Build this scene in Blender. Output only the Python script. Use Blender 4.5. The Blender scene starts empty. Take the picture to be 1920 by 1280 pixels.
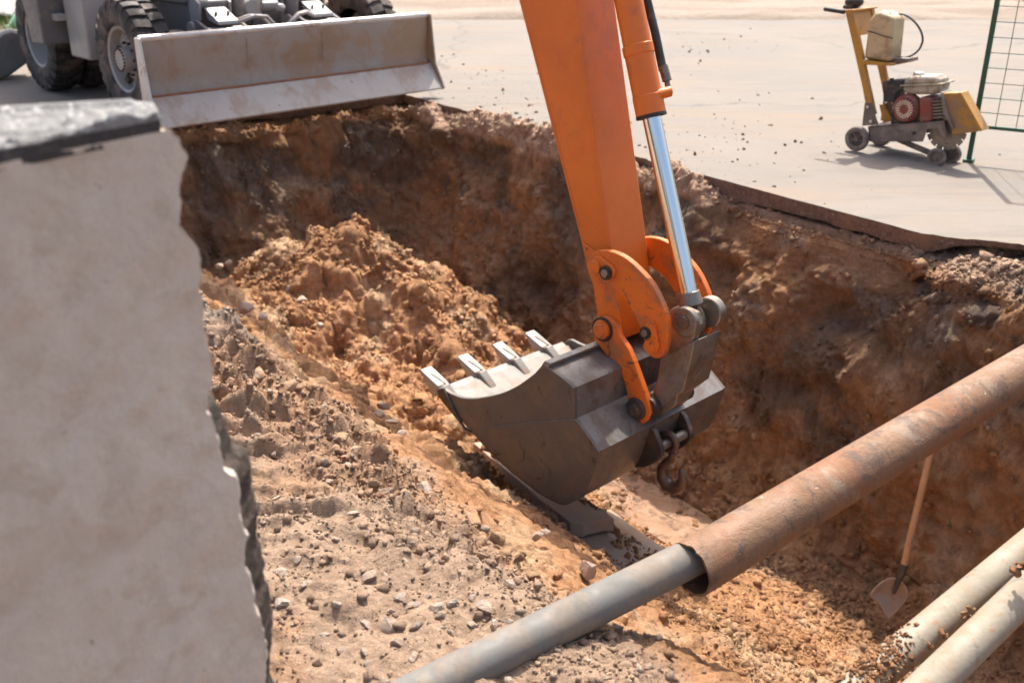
import bpy, bmesh, math, random
import numpy as np
from mathutils import Vector, Matrix

random.seed(7)
rng = np.random.default_rng(11)
scene = bpy.context.scene
COL = scene.collection

# ------------------------------------------------------------------ camera, sky, sun
FPX, PITCH, CAMZ = 1887.0, math.radians(23.2), 1.7
cam_data = bpy.data.cameras.new('camera')
cam_data.sensor_width = 36.0
cam_data.lens = FPX / 1920.0 * 36.0
cam_data.clip_start, cam_data.clip_end = 0.05, 600.0
cam_data.dof.use_dof = True
cam_data.dof.focus_distance = 3.4
cam_data.dof.aperture_fstop = 3.5
cam = bpy.data.objects.new('camera', cam_data)
cam.location = (0, 0, CAMZ)
cam.rotation_euler = (math.radians(90) - PITCH, 0, 0)
COL.objects.link(cam)
scene.camera = cam

SUNV = Vector((-0.11, -0.57, -1.0)).normalized()       # the way the light travels
world = bpy.data.worlds.new('World')
scene.world = world
world.use_nodes = True
wn = world.node_tree.nodes
sky_node = wn.new('ShaderNodeTexSky')
sky_node.sky_type = 'NISHITA'
sky_node.sun_disc = False
sky_node.sun_elevation = math.asin(-SUNV.z)
sky_node.sun_rotation = math.atan2(-SUNV.x, -SUNV.y)
sky_node.dust_density = 6.0
sky_node.air_density = 1.0
sky_node.ozone_density = 1.0
wn['Background'].inputs['Strength'].default_value = 0.15
world.node_tree.links.new(sky_node.outputs[0], wn['Background'].inputs['Color'])
sun_data = bpy.data.lights.new('sun', 'SUN')
sun_data.energy = 3.9
sun_data.angle = math.radians(0.5)
sun_data.color = (1.0, 0.95, 0.87)
sun = bpy.data.objects.new('sun', sun_data)
sun.rotation_euler = SUNV.to_track_quat('-Z', 'Y').to_euler()
sun.location = (2, 8, 14)
COL.objects.link(sun)

scene.view_settings.view_transform = 'Standard'
scene.view_settings.look = 'None'
scene.view_settings.gamma = 1.0
scene.view_settings.use_curve_mapping = False
scene.view_settings.exposure = 1.06

# ------------------------------------------------------------------ measuring helpers
CAMP = np.array([0.0, 0.0, CAMZ])
AX_F = np.array([0.0, math.cos(PITCH), -math.sin(PITCH)])
AX_U = np.array([0.0, math.sin(PITCH), math.cos(PITCH)])
def ray(u, v):
    return AX_F + np.array([(u - 960) / FPX, 0, 0]) + (640 - v) / FPX * AX_U
def at_z(u, v, z=0.0):
    r = ray(u, v); return CAMP + r * ((z - CAMZ) / r[2])
def at_d(u, v, d):
    return CAMP + ray(u, v) * d
class Sheet:
    """A measuring plane standing in the place: origin, unit normal; k moves along the normal."""
    def __init__(s, origin, nrm):
        s.o = np.array(origin, float); s.n = np.array(nrm, float) / np.linalg.norm(nrm)
    def p(s, u, v, k=0.0):
        r = ray(u, v); return CAMP + r * (((s.o - CAMP) @ s.n + k) / (r @ s.n))
    def ps(s, pts, k=0.0):
        return [s.p(u, v, k) for u, v in pts]

# ------------------------------------------------------------------ noise (numpy)
def _h(ix, iy, iz, seed):
    u = lambda q: np.asarray(q).astype(np.int64).astype(np.uint32)
    with np.errstate(over='ignore'):
        h = u(ix) * np.uint32(374761393) + u(iy) * np.uint32(668265263) + u(iz) * np.uint32(2147483647) + np.uint32((seed * 1274126177) & 0xFFFFFFFF)
        h = (h ^ (h >> np.uint32(13))) * np.uint32(1274126177)
        h = (h ^ (h >> np.uint32(16))) * np.uint32(2246822519)
    return ((h ^ (h >> np.uint32(15))) & np.uint32(0xFFFFFF)).astype(np.float32) * np.float32(1.0 / 0x1000000)
def vn2(x, y, seed=0):
    ix, iy = np.floor(x), np.floor(y); fx, fy = x - ix, y - iy
    ux, uy = fx * fx * fx * (fx * (fx * 6 - 15) + 10), fy * fy * fy * (fy * (fy * 6 - 15) + 10)
    z = np.zeros_like(ix)
    a, b = _h(ix, iy, z, seed), _h(ix + 1, iy, z, seed)
    c, d = _h(ix, iy + 1, z, seed), _h(ix + 1, iy + 1, z, seed)
    return ((a + (b - a) * ux) * (1 - uy) + (c + (d - c) * ux) * uy) * 2 - 1
def vn3(x, y, z, seed=0):
    ix, iy, iz = np.floor(x), np.floor(y), np.floor(z); fx, fy, fz = x - ix, y - iy, z - iz
    ux, uy, uz = fx * fx * (3 - 2 * fx), fy * fy * (3 - 2 * fy), fz * fz * (3 - 2 * fz)
    r = 0
    for dz in (0, 1):
        a, b = _h(ix, iy, iz + dz, seed), _h(ix + 1, iy, iz + dz, seed)
        c, d = _h(ix, iy + 1, iz + dz, seed), _h(ix + 1, iy + 1, iz + dz, seed)
        q = (a + (b - a) * ux) * (1 - uy) + (c + (d - c) * ux) * uy
        r = r + q * (uz if dz else 1 - uz)
    return r * 2 - 1
def fbm2(x, y, f, n, seed=0, gain=0.5):
    r, a = 0, 1.0
    c, s = math.cos(0.6), math.sin(0.6)
    for i in range(n):
        r = r + a * vn2(x * f + 17.3 * i, y * f - 9.1 * i, seed + i); a *= gain; f *= 2.03
        x, y = c * x - s * y, s * x + c * y
    return r
def fbm3(x, y, z, f, n, seed=0, gain=0.5):
    r, a = 0, 1.0
    for i in range(n):
        r = r + a * vn3(x * f + 7.7 * i, y * f - 3.1 * i, z * f + 1.9 * i, seed + i); a *= gain; f *= 2.03
    return r
def billow2(x, y, f, n, seed=0, gain=0.55):
    r, a, c, s = 0, 1.0, math.cos(0.9), math.sin(0.9)
    for i in range(n):
        r = r + a * np.abs(vn2(x * f + 5.3 * i, y * f - 8.1 * i, seed + i)); a *= gain; f *= 2.07
        x, y = c * x - s * y, s * x + c * y
    return r
def billow3(x, y, z, f, n, seed=0, gain=0.55):
    r, a = 0, 1.0
    for i in range(n):
        r = r + a * np.abs(vn3(x * f + 3.3 * i, y * f - 6.1 * i, z * f + 2.9 * i, seed + i)); a *= gain; f *= 2.07
    return r
def cells2(x, y, f, seed=0):
    """rounded lumps: height 0..1 of a random pebble field"""
    x, y = x * f, y * f
    ix, iy = np.floor(x), np.floor(y)
    best = np.zeros_like(x)
    z = np.zeros_like(ix)
    for dx in (-1, 0, 1):
        for dy in (-1, 0, 1):
            cx, cy = ix + dx, iy + dy
            px, py = cx + 0.15 + 0.7 * _h(cx, cy, z, seed), cy + 0.15 + 0.7 * _h(cx, cy, z, seed + 1)
            rad = 0.18 + 0.5 * _h(cx, cy, z, seed + 2) ** 2
            q = 1 - ((x - px) ** 2 + (y - py) ** 2) / rad ** 2
            best = np.maximum(best, np.sqrt(np.clip(q, 0, 1)) * rad)
    return best
def sstep(a, b, x):
    t = np.clip((x - a) / (b - a), 0, 1); return t * t * (3 - 2 * t)

# ------------------------------------------------------------------ materials
MATS = {}
class NT:
    def __init__(s, name):
        s.m = bpy.data.materials.new(name); s.m.use_nodes = True
        s.t = s.m.node_tree; s.b = s.t.nodes['Principled BSDF']
        s.co = s.t.nodes.new('ShaderNodeTexCoord')
        MATS[name] = s.m
    def n(s, typ, **kw):
        nd = s.t.nodes.new(typ)
        for k, v in kw.items():
            if k in nd.inputs.keys() if isinstance(k, str) else False: nd.inputs[k].default_value = v
            else: setattr(nd, k, v)
        return nd
    def link(s, a, b): s.t.links.new(a, b)
    def geo(s): return s.co.outputs['Object']
    def noise(s, scale, detail=4, rough=0.6, dist=0.0, stretch=None):
        nd = s.t.nodes.new('ShaderNodeTexNoise')
        nd.inputs['Scale'].default_value = scale; nd.inputs['Detail'].default_value = detail
        nd.inputs['Roughness'].default_value = rough; nd.inputs['Distortion'].default_value = dist
        src = s.geo()
        if stretch:
            mp = s.t.nodes.new('ShaderNodeMapping'); mp.inputs['Scale'].default_value = stretch
            s.link(src, mp.inputs['Vector']); src = mp.outputs[0]
        s.link(src, nd.inputs['Vector'])
        return nd.outputs['Fac']
    def ramp(s, fac, a, b, ca=0.0, cb=1.0):
        nd = s.t.nodes.new('ShaderNodeMapRange'); nd.interpolation_type = 'SMOOTHSTEP'
        nd.inputs['From Min'].default_value = a; nd.inputs['From Max'].default_value = b
        nd.inputs['To Min'].default_value = ca; nd.inputs['To Max'].default_value = cb
        s.link(fac, nd.inputs['Value']); return nd.outputs[0]
    def math(s, op, a, b):
        nd = s.t.nodes.new('ShaderNodeMath'); nd.operation = op
        for i, x in enumerate((a, b)):
            if isinstance(x, (int, float)): nd.inputs[i].default_value = x
            else: s.link(x, nd.inputs[i])
        return nd.outputs[0]
    def mix(s, fac, a, b, mode='MIX'):
        nd = s.t.nodes.new('ShaderNodeMix'); nd.data_type = 'RGBA'; nd.blend_type = mode
        for i, x in ((0, fac), (6, a), (7, b)):
            if isinstance(x, (int, float)): nd.inputs[i].default_value = x
            elif isinstance(x, (tuple, list)): nd.inputs[i].default_value = tuple(x) + (1,) if len(x) == 3 else x
            else: s.link(x, nd.inputs[i])
        return nd.outputs[2]
    def color(s, c):
        if isinstance(c, (tuple, list)): s.b.inputs['Base Color'].default_value = tuple(c) + (1,)
        else: s.link(c, s.b.inputs['Base Color'])
        return s
    def rough(s, r):
        if isinstance(r, (int, float)): s.b.inputs['Roughness'].default_value = r
        else: s.link(r, s.b.inputs['Roughness'])
        return s
    def metal(s, m):
        if isinstance(m, (int, float)): s.b.inputs['Metallic'].default_value = m
        else: s.link(m, s.b.inputs['Metallic'])
        return s
    def spec(s, v): s.b.inputs['Specular IOR Level'].default_value = v; return s
    def bump(s, h, dist, strength=1.0):
        nd = s.t.nodes.new('ShaderNodeBump'); nd.inputs['Distance'].default_value = dist
        nd.inputs['Strength'].default_value = strength
        s.link(h, nd.inputs['Height'])
        prev = s.b.inputs['Normal'].links
        if prev: s.link(prev[0].from_socket, nd.inputs['Normal'])
        s.link(nd.outputs[0], s.b.inputs['Normal']); return s

def worn(name, base, dirt, amt=0.5, rough=0.5, metal=0.0, scale=6.0, dark=None, fine=0.25, bump=0.0015, chips=None, chip_amt=0.7, stretch=None):
    """paint or metal with patches of dirt, chips and small scratches"""
    t = NT(name)
    c = t.mix(t.ramp(t.noise(scale * 0.5, 5, 0.65, 0.3), 0.35, 0.7), base, [x * 0.82 for x in base])
    c = t.mix(t.math('MULTIPLY', t.ramp(t.noise(scale, 8, 0.72, 0.4, stretch), 0.60 - 0.26 * amt, 0.70 - 0.18 * amt), 0.85), c, dirt)
    if dark: c = t.mix(t.ramp(t.noise(scale * 2.3, 7, 0.7, 0.8), 0.58, 0.66), c, dark)
    if chips: c = t.mix(t.ramp(t.noise(scale * 4.5, 5, 0.6), chip_amt, chip_amt + 0.03), c, chips)
    c = t.mix(fine, c, t.mix(t.noise(scale * 30, 3, 0.6), [x * 0.4 for x in base], [min(1, x * 1.5) for x in base]))
    t.color(c).metal(metal)
    t.rough(t.ramp(t.noise(scale * 1.7, 6, 0.7), 0.3, 0.75, rough * 0.75, min(1, rough * 1.35)))
    if bump: t.bump(t.noise(scale * 9, 6, 0.65), bump)
    return t.m

worn('orange_paint', (0.66, 0.145, 0.010), (0.46, 0.115, 0.02), 0.24, 0.42, 0.0, 4.0, None, 0.10, 0.0006, (0.16, 0.09, 0.05), 0.73)
worn('orange_paint_dirty', (0.66, 0.138, 0.010), (0.22, 0.11, 0.05), 0.45, 0.5, 0.0, 7.0, (0.05, 0.032, 0.022), 0.18, 0.0012, (0.08, 0.06, 0.045), 0.68)
worn('grease_black', (0.02, 0.016, 0.013), (0.07, 0.04, 0.02), 0.4, 0.45, 0.0, 20.0, None, 0.3, 0.004)
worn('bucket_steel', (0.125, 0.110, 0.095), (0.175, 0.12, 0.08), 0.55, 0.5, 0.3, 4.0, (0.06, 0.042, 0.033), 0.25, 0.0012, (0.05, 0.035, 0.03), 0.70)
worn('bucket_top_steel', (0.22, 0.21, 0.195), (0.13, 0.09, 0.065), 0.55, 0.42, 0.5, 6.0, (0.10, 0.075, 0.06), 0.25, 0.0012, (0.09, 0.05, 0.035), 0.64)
worn('bright_steel', (0.33, 0.315, 0.29), (0.34, 0.24, 0.15), 0.35, 0.42, 0.4, 9.0, None, 0.12, 0.0006)
worn('bucket_inside', (0.20, 0.185, 0.165), (0.26, 0.17, 0.10), 0.45, 0.55, 0.1, 7.0, None, 0.2, 0.001, (0.12, 0.08, 0.055), 0.66)
worn('link_steel', (0.25, 0.22, 0.18), (0.17, 0.10, 0.06), 0.5, 0.42, 0.6, 9.0, (0.07, 0.045, 0.03), 0.3, 0.0012)
worn('dark_steel', (0.055, 0.048, 0.043), (0.13, 0.085, 0.055), 0.45, 0.5, 0.3, 9.0, None, 0.3, 0.0015)
worn('hook_steel', (0.13, 0.085, 0.065), (0.18, 0.10, 0.06), 0.4, 0.4, 0.4, 12.0, None, 0.3, 0.001)
worn('machine_grey', (0.125, 0.122, 0.12), (0.24, 0.18, 0.14), 0.3, 0.45, 0.0, 3.0, None, 0.15, 0.0006, (0.20, 0.12, 0.08), 0.70)
worn('machine_grey_dark', (0.06, 0.06, 0.06), (0.15, 0.12, 0.095), 0.4, 0.5, 0.0, 5.0, None, 0.2, 0.001)
worn('machine_grey_light', (0.30, 0.29, 0.28), (0.30, 0.23, 0.18), 0.3, 0.4, 0.0, 5.0, None, 0.15, 0.0006)
worn('blade_paint', (0.29, 0.258, 0.218), (0.245, 0.15, 0.08), 0.6, 0.5, 0.0, 2.6, None, 0.16, 0.0012, (0.17, 0.09, 0.05), 0.70)
worn('blade_wear', (0.35, 0.325, 0.295), (0.25, 0.17, 0.115), 0.55, 0.5, 0.0, 3.2, None, 0.14, 0.001, (0.17, 0.11, 0.08), 0.66, (1, 1, 0.35))
worn('blade_edge', (0.60, 0.58, 0.55), (0.33, 0.18, 0.09), 0.25, 0.4, 0.4, 7.0, None, 0.15, 0.001)
worn('rust', (0.25, 0.105, 0.045), (0.16, 0.07, 0.035), 0.5, 0.85, 0.0, 12.0, None, 0.3, 0.002)
worn('tyre_rubber', (0.032, 0.028, 0.026), (0.17, 0.125, 0.10), 0.55, 0.85, 0.0, 5.0, None, 0.25, 0.003)
worn('hose_rubber', (0.035, 0.033, 0.032), (0.12, 0.10, 0.085), 0.4, 0.5, 0.0, 9.0, None, 0.2, 0.001)
worn('saw_yellow', (0.44, 0.21, 0.025), (0.24, 0.15, 0.075), 0.45, 0.5, 0.0, 7.0, (0.11, 0.085, 0.065), 0.2, 0.001, (0.12, 0.08, 0.05), 0.70)
worn('saw_yellow_dirty', (0.42, 0.20, 0.025), (0.17, 0.125, 0.09), 0.8, 0.6, 0.0, 6.0, (0.10, 0.08, 0.06), 0.2, 0.001)
worn('saw_frame', (0.15, 0.12, 0.10), (0.26, 0.20, 0.155), 0.55, 0.7, 0.1, 8.0, None, 0.25, 0.0015)
worn('engine_red', (0.22, 0.04, 0.028), (0.17, 0.115, 0.085), 0.6, 0.5, 0.0, 14.0, None, 0.2, 0.001)
worn('engine_black', (0.025, 0.024, 0.024), (0.13, 0.10, 0.08), 0.45, 0.6, 0.0, 14.0, None, 0.25, 0.002)
worn('tank_beige', (0.42, 0.36, 0.26), (0.17, 0.125, 0.085), 0.5, 0.45, 0.0, 9.0, None, 0.15, 0.0006)
worn('canister_plastic', (0.52, 0.40, 0.22), (0.22, 0.15, 0.08), 0.5, 0.5, 0.0, 7.0, None, 0.15, 0.001)
worn('chrome_small', (0.65, 0.63, 0.6), (0.3, 0.24, 0.2), 0.3, 0.3, 0.9, 20.0, None, 0.1, 0.0)
worn('saw_wheel', (0.16, 0.13, 0.11), (0.30, 0.235, 0.185), 0.6, 0.9, 0.0, 14.0, None, 0.25, 0.002)
worn('paper_label', (0.72, 0.70, 0.72), (0.5, 0.45, 0.42), 0.3, 0.6, 0.0, 40.0, (0.25, 0.22, 0.24), 0.2, 0.0)
worn('fence_green', (0.018, 0.085, 0.045), (0.07, 0.085, 0.06), 0.3, 0.45, 0.0, 12.0, None, 0.2, 0.0005)
worn('grey_pipe_paint', (0.135, 0.128, 0.115), (0.19, 0.145, 0.105), 0.7, 0.8, 0.0, 7.0, (0.13, 0.13, 0.13), 0.14, 0.0008, (0.5, 0.48, 0.44), 0.74)
worn('galvanised', (0.245, 0.212, 0.158), (0.24, 0.158, 0.092), 0.62, 0.8, 0.0, 7.0, (0.145, 0.12, 0.095), 0.28, 0.0015, (0.27, 0.15, 0.08), 0.62)
worn('shovel_steel', (0.27, 0.195, 0.14), (0.21, 0.13, 0.08), 0.45, 0.5, 0.25, 14.0, (0.15, 0.09, 0.06), 0.25, 0.001)
worn('old_concrete', (0.34, 0.255, 0.195), (0.36, 0.215, 0.125), 0.55, 0.9, 0.0, 4.0, None, 0.25, 0.003)
worn('dark_concrete', (0.14, 0.135, 0.125), (0.22, 0.17, 0.13), 0.4, 0.9, 0.0, 3.0, None, 0.3, 0.006)
worn('tarp_white', (0.62, 0.60, 0.58), (0.38, 0.34, 0.3), 0.4, 0.6, 0.0, 3.0, None, 0.1, 0.002)
worn('tarp_green', (0.03, 0.20, 0.10), (0.1, 0.16, 0.1), 0.3, 0.6, 0.0, 5.0, None, 0.1, 0.002)

t = NT('chrome_rod')
t.color((0.72, 0.73, 0.72)).metal(1.0).rough(0.16)

t = NT('rusty_pipe')
c = t.mix(t.ramp(t.noise(2.2, 7, 0.7, 0.5), 0.42, 0.58), (0.165, 0.085, 0.041), (0.175, 0.062, 0.020))
c = t.mix(t.ramp(t.noise(4.5, 9, 0.75, 0.6), 0.52, 0.59), c, (0.195, 0.143, 0.10))
c = t.mix(t.ramp(t.noise(6, 9, 0.78, 0.3), 0.50, 0.58), c, (0.058, 0.033, 0.024))
c = t.mix(t.ramp(t.noise(34, 4, 0.6), 0.70, 0.73), c, (0.50, 0.42, 0.34))
c = t.mix(0.25, c, t.mix(t.noise(220, 3, 0.6), (0.07, 0.032, 0.015), (0.42, 0.27, 0.17)))
t.color(c).rough(t.ramp(t.noise(9, 5, 0.7), 0.3, 0.7, 0.5, 0.85)).metal(0.1)
t.bump(t.noise(150, 5, 0.7), 0.0025).bump(t.noise(24, 5, 0.6), 0.004)

t = NT('plank_wood')
g = t.noise(5, 8, 0.7, 0.5, (1, 1, 1))
c = t.mix(t.ramp(g, 0.3, 0.7), (0.20, 0.105, 0.055), (0.30, 0.18, 0.11))
c = t.mix(t.ramp(t.noise(11, 8, 0.7, 1.0), 0.5, 0.62), c, (0.11, 0.06, 0.035))
t.color(c).rough(0.85).bump(t.noise(40, 7, 0.7), 0.004)
t = NT('handle_wood')
c = t.mix(t.noise(14, 6, 0.6), (0.46, 0.25, 0.11), (0.33, 0.165, 0.075))
c = t.mix(t.ramp(t.noise(30, 6, 0.7), 0.55, 0.7), c, (0.22, 0.12, 0.06))
t.color(c).rough(0.6).bump(t.noise(90, 4, 0.6), 0.0008)

def soil_material(name, bump_scale=1.0):
    t = NT(name)
    at = t.t.nodes.new('ShaderNodeVertexColor'); at.layer_name = 'soil'
    c = at.outputs['Color']
    c = t.mix(1.0, c, t.mix(t.noise(3.0, 7, 0.7, 0.3), (0.78, 0.76, 0.74), (1.22, 1.22, 1.22)), 'MULTIPLY')
    c = t.mix(1.0, c, t.mix(t.noise(38, 6, 0.75), (0.52, 0.50, 0.47), (1.48, 1.48, 1.48)), 'MULTIPLY')
    c = t.mix(1.0, c, t.mix(t.ramp(t.noise(11, 8, 0.75, 0.4), 0.36, 0.64), (0.84, 0.83, 0.82), (1.16, 1.16, 1.16)), 'MULTIPLY')
    c = t.mix(t.ramp(t.noise(95, 4, 0.6), 0.66, 0.71), c, t.mix(0.5, c, (0.62, 0.56, 0.5)))
    c = t.mix(t.ramp(t.noise(60, 4, 0.6), 0.67, 0.72), c, t.mix(0.6, c, (0.05, 0.035, 0.025)))
    t.color(c).rough(0.95).spec(0.2)
    t.bump(t.noise(170, 6, 0.8), 0.007 * bump_scale).bump(t.noise(45, 8, 0.75), 0.022 * bump_scale)
    return t.m
soil_material('soil')
soil_material('soil_clods', 0.8)

t = NT('asphalt_dusty')
c = t.mix(t.ramp(t.noise(0.55, 6, 0.62, 0.4), 0.35, 0.65), (0.148, 0.133, 0.117), (0.192, 0.166, 0.139))
c = t.mix(t.math('MULTIPLY', t.ramp(t.noise(0.8, 8, 0.72, 0.8, (0.5, 1.6, 1)), 0.47, 0.62), 0.85), c, (0.205, 0.142, 0.092))
c = t.mix(t.math('MULTIPLY', t.ramp(t.noise(3.2, 7, 0.7, 0.5, (0.25, 1.5, 1)), 0.50, 0.62), 0.6), c, (0.115, 0.105, 0.095))
c = t.mix(t.ramp(t.noise(26, 5, 0.65), 0.68, 0.74), c, (0.20, 0.14, 0.10))
vor = t.t.nodes.new('ShaderNodeTexVoronoi'); vor.feature = 'DISTANCE_TO_EDGE'; vor.inputs['Scale'].default_value = 0.17
nz = t.t.nodes.new('ShaderNodeTexNoise'); nz.inputs['Scale'].default_value = 1.6; nz.inputs['Detail'].default_value = 7
t.link(t.geo(), nz.inputs['Vector'])
vm = t.t.nodes.new('ShaderNodeVectorMath'); vm.operation = 'MULTIPLY_ADD'; vm.inputs[1].default_value = (0.9, 0.9, 0)
t.link(nz.outputs['Color'], vm.inputs[0]); t.link(t.geo(), vm.inputs[2]); t.link(vm.outputs[0], vor.inputs['Vector'])
crk = t.ramp(vor.outputs['Distance'], 0.0015, 0.0045, 1.0, 0.0)
c = t.mix(t.math('MULTIPLY', crk, 0.9), c, (0.07, 0.058, 0.05))
c = t.mix(0.5, c, t.mix(t.noise(150, 4, 0.75), (0.05, 0.046, 0.042), (0.36, 0.325, 0.285)))
t.color(c).rough(0.92).spec(0.25).bump(t.noise(190, 4, 0.7), 0.003).bump(t.noise(6, 6, 0.6), 0.006)

t = NT('asphalt_cut')
c = t.mix(t.ramp(t.noise(30, 5, 0.7), 0.4, 0.6), (0.12, 0.078, 0.062), (0.18, 0.125, 0.10))
c = t.mix(t.ramp(t.noise(75, 4, 0.6), 0.62, 0.66), c, (0.36, 0.28, 0.24))
c = t.mix(t.ramp(t.noise(5, 6, 0.7), 0.5, 0.65), c, (0.21, 0.13, 0.085))
t.color(c).rough(0.9).bump(t.noise(70, 5, 0.7), 0.008)

t = NT('sand_ground')
c = t.mix(t.ramp(t.noise(0.7, 7, 0.7, 0.5, (0.4, 1.5, 1)), 0.35, 0.65), (0.27, 0.22, 0.175), (0.20, 0.150, 0.112))
c = t.mix(t.ramp(t.noise(2.4, 7, 0.7, 0.5, (0.3, 1.6, 1)), 0.55, 0.7), c, (0.23, 0.16, 0.11))
t.color(c).rough(0.95).bump(t.noise(9, 8, 0.7), 0.05)

t = NT('grass_blade')
t.color(t.mix(t.noise(2.0, 5, 0.6), (0.09, 0.14, 0.03), (0.19, 0.22, 0.06))).rough(0.7)

t = NT('slab_concrete')
c = t.mix(t.ramp(t.noise(6, 7, 0.65, 0.3), 0.35, 0.65), (0.56, 0.495, 0.415), (0.50, 0.425, 0.345))
c = t.mix(t.ramp(t.noise(15, 8, 0.7, 0.5), 0.48, 0.66), c, (0.44, 0.365, 0.285))
c = t.mix(0.3, c, t.mix(t.noise(260, 4, 0.7), (0.25, 0.21, 0.17), (0.8, 0.73, 0.64)))
c = t.mix(t.ramp(t.noise(46, 5, 0.7), 0.66, 0.72), c, (0.24, 0.19, 0.15))
t.color(c).rough(0.9).bump(t.noise(60, 7, 0.7), 0.004)
t = NT('slab_break')
c = t.mix(t.ramp(t.noise(22, 6, 0.7), 0.4, 0.6), (0.105, 0.082, 0.066), (0.05, 0.04, 0.034))
c = t.mix(t.ramp(t.noise(60, 4, 0.6), 0.66, 0.72), c, (0.30, 0.26, 0.23))
t.color(c).rough(0.95).spec(0.2).bump(t.noise(60, 6, 0.7), 0.01)
t = NT('slab_asphalt')
c = t.mix(t.ramp(t.noise(42, 5, 0.65), 0.4, 0.6), (0.20, 0.198, 0.192), (0.14, 0.138, 0.134))
c = t.mix(t.ramp(t.noise(85, 4, 0.6), 0.58, 0.66), c, (0.38, 0.37, 0.355))
t.color(c).rough(0.9).bump(t.noise(70, 5, 0.7), 0.006)
t = NT('bitumen_black')
t.color(t.mix(t.noise(60, 4, 0.6), (0.018, 0.017, 0.017), (0.045, 0.04, 0.038))).rough(0.7).bump(t.noise(60, 5, 0.7), 0.008)

t = NT('stone_grey')
oi = t.t.nodes.new('ShaderNodeObjectInfo')
c = t.mix(oi.outputs['Random'], (0.31, 0.24, 0.19), (0.45, 0.375, 0.315))
c = t.mix(t.ramp(t.noise(1.3, 7, 0.7), 0.40, 0.60), c, (0.37, 0.265, 0.185))
t.color(c).rough(0.9).bump(t.noise(3, 6, 0.7), 0.01)
M = MATS

# ------------------------------------------------------------------ mesh helpers
def np_mesh(name, verts, faces_flat, fsize):
    """fast mesh from numpy arrays, all faces with the same number of corners"""
    me = bpy.data.meshes.new(name)
    nf = len(faces_flat) // fsize
    me.vertices.add(len(verts)); me.vertices.foreach_set('co', np.ascontiguousarray(verts, np.float32).ravel())
    me.loops.add(len(faces_flat)); me.loops.foreach_set('vertex_index', np.ascontiguousarray(faces_flat, np.int32))
    me.polygons.add(nf); me.polygons.foreach_set('loop_start', np.arange(0, nf * fsize, fsize, dtype=np.int32))
    me.polygons.foreach_set('loop_total', np.full(nf, fsize, np.int32))
    me.update(calc_edges=True)
    return me
def set_soil(me, rgb):
    at = me.attributes.new('soil', 'FLOAT_COLOR', 'POINT')
    a = np.ones((len(rgb), 4), np.float32); a[:, :3] = rgb
    at.data.foreach_set('color', a.ravel())
def unit(v):
    v = np.array(v, float); return v / np.linalg.norm(v)
def frame_of(d):
    d = unit(d); a = np.array([0, 0, 1.0]) if abs(d[2]) < 0.9 else np.array([1.0, 0, 0])
    x = unit(np.cross(a, d)); return x, np.cross(d, x), d

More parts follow.
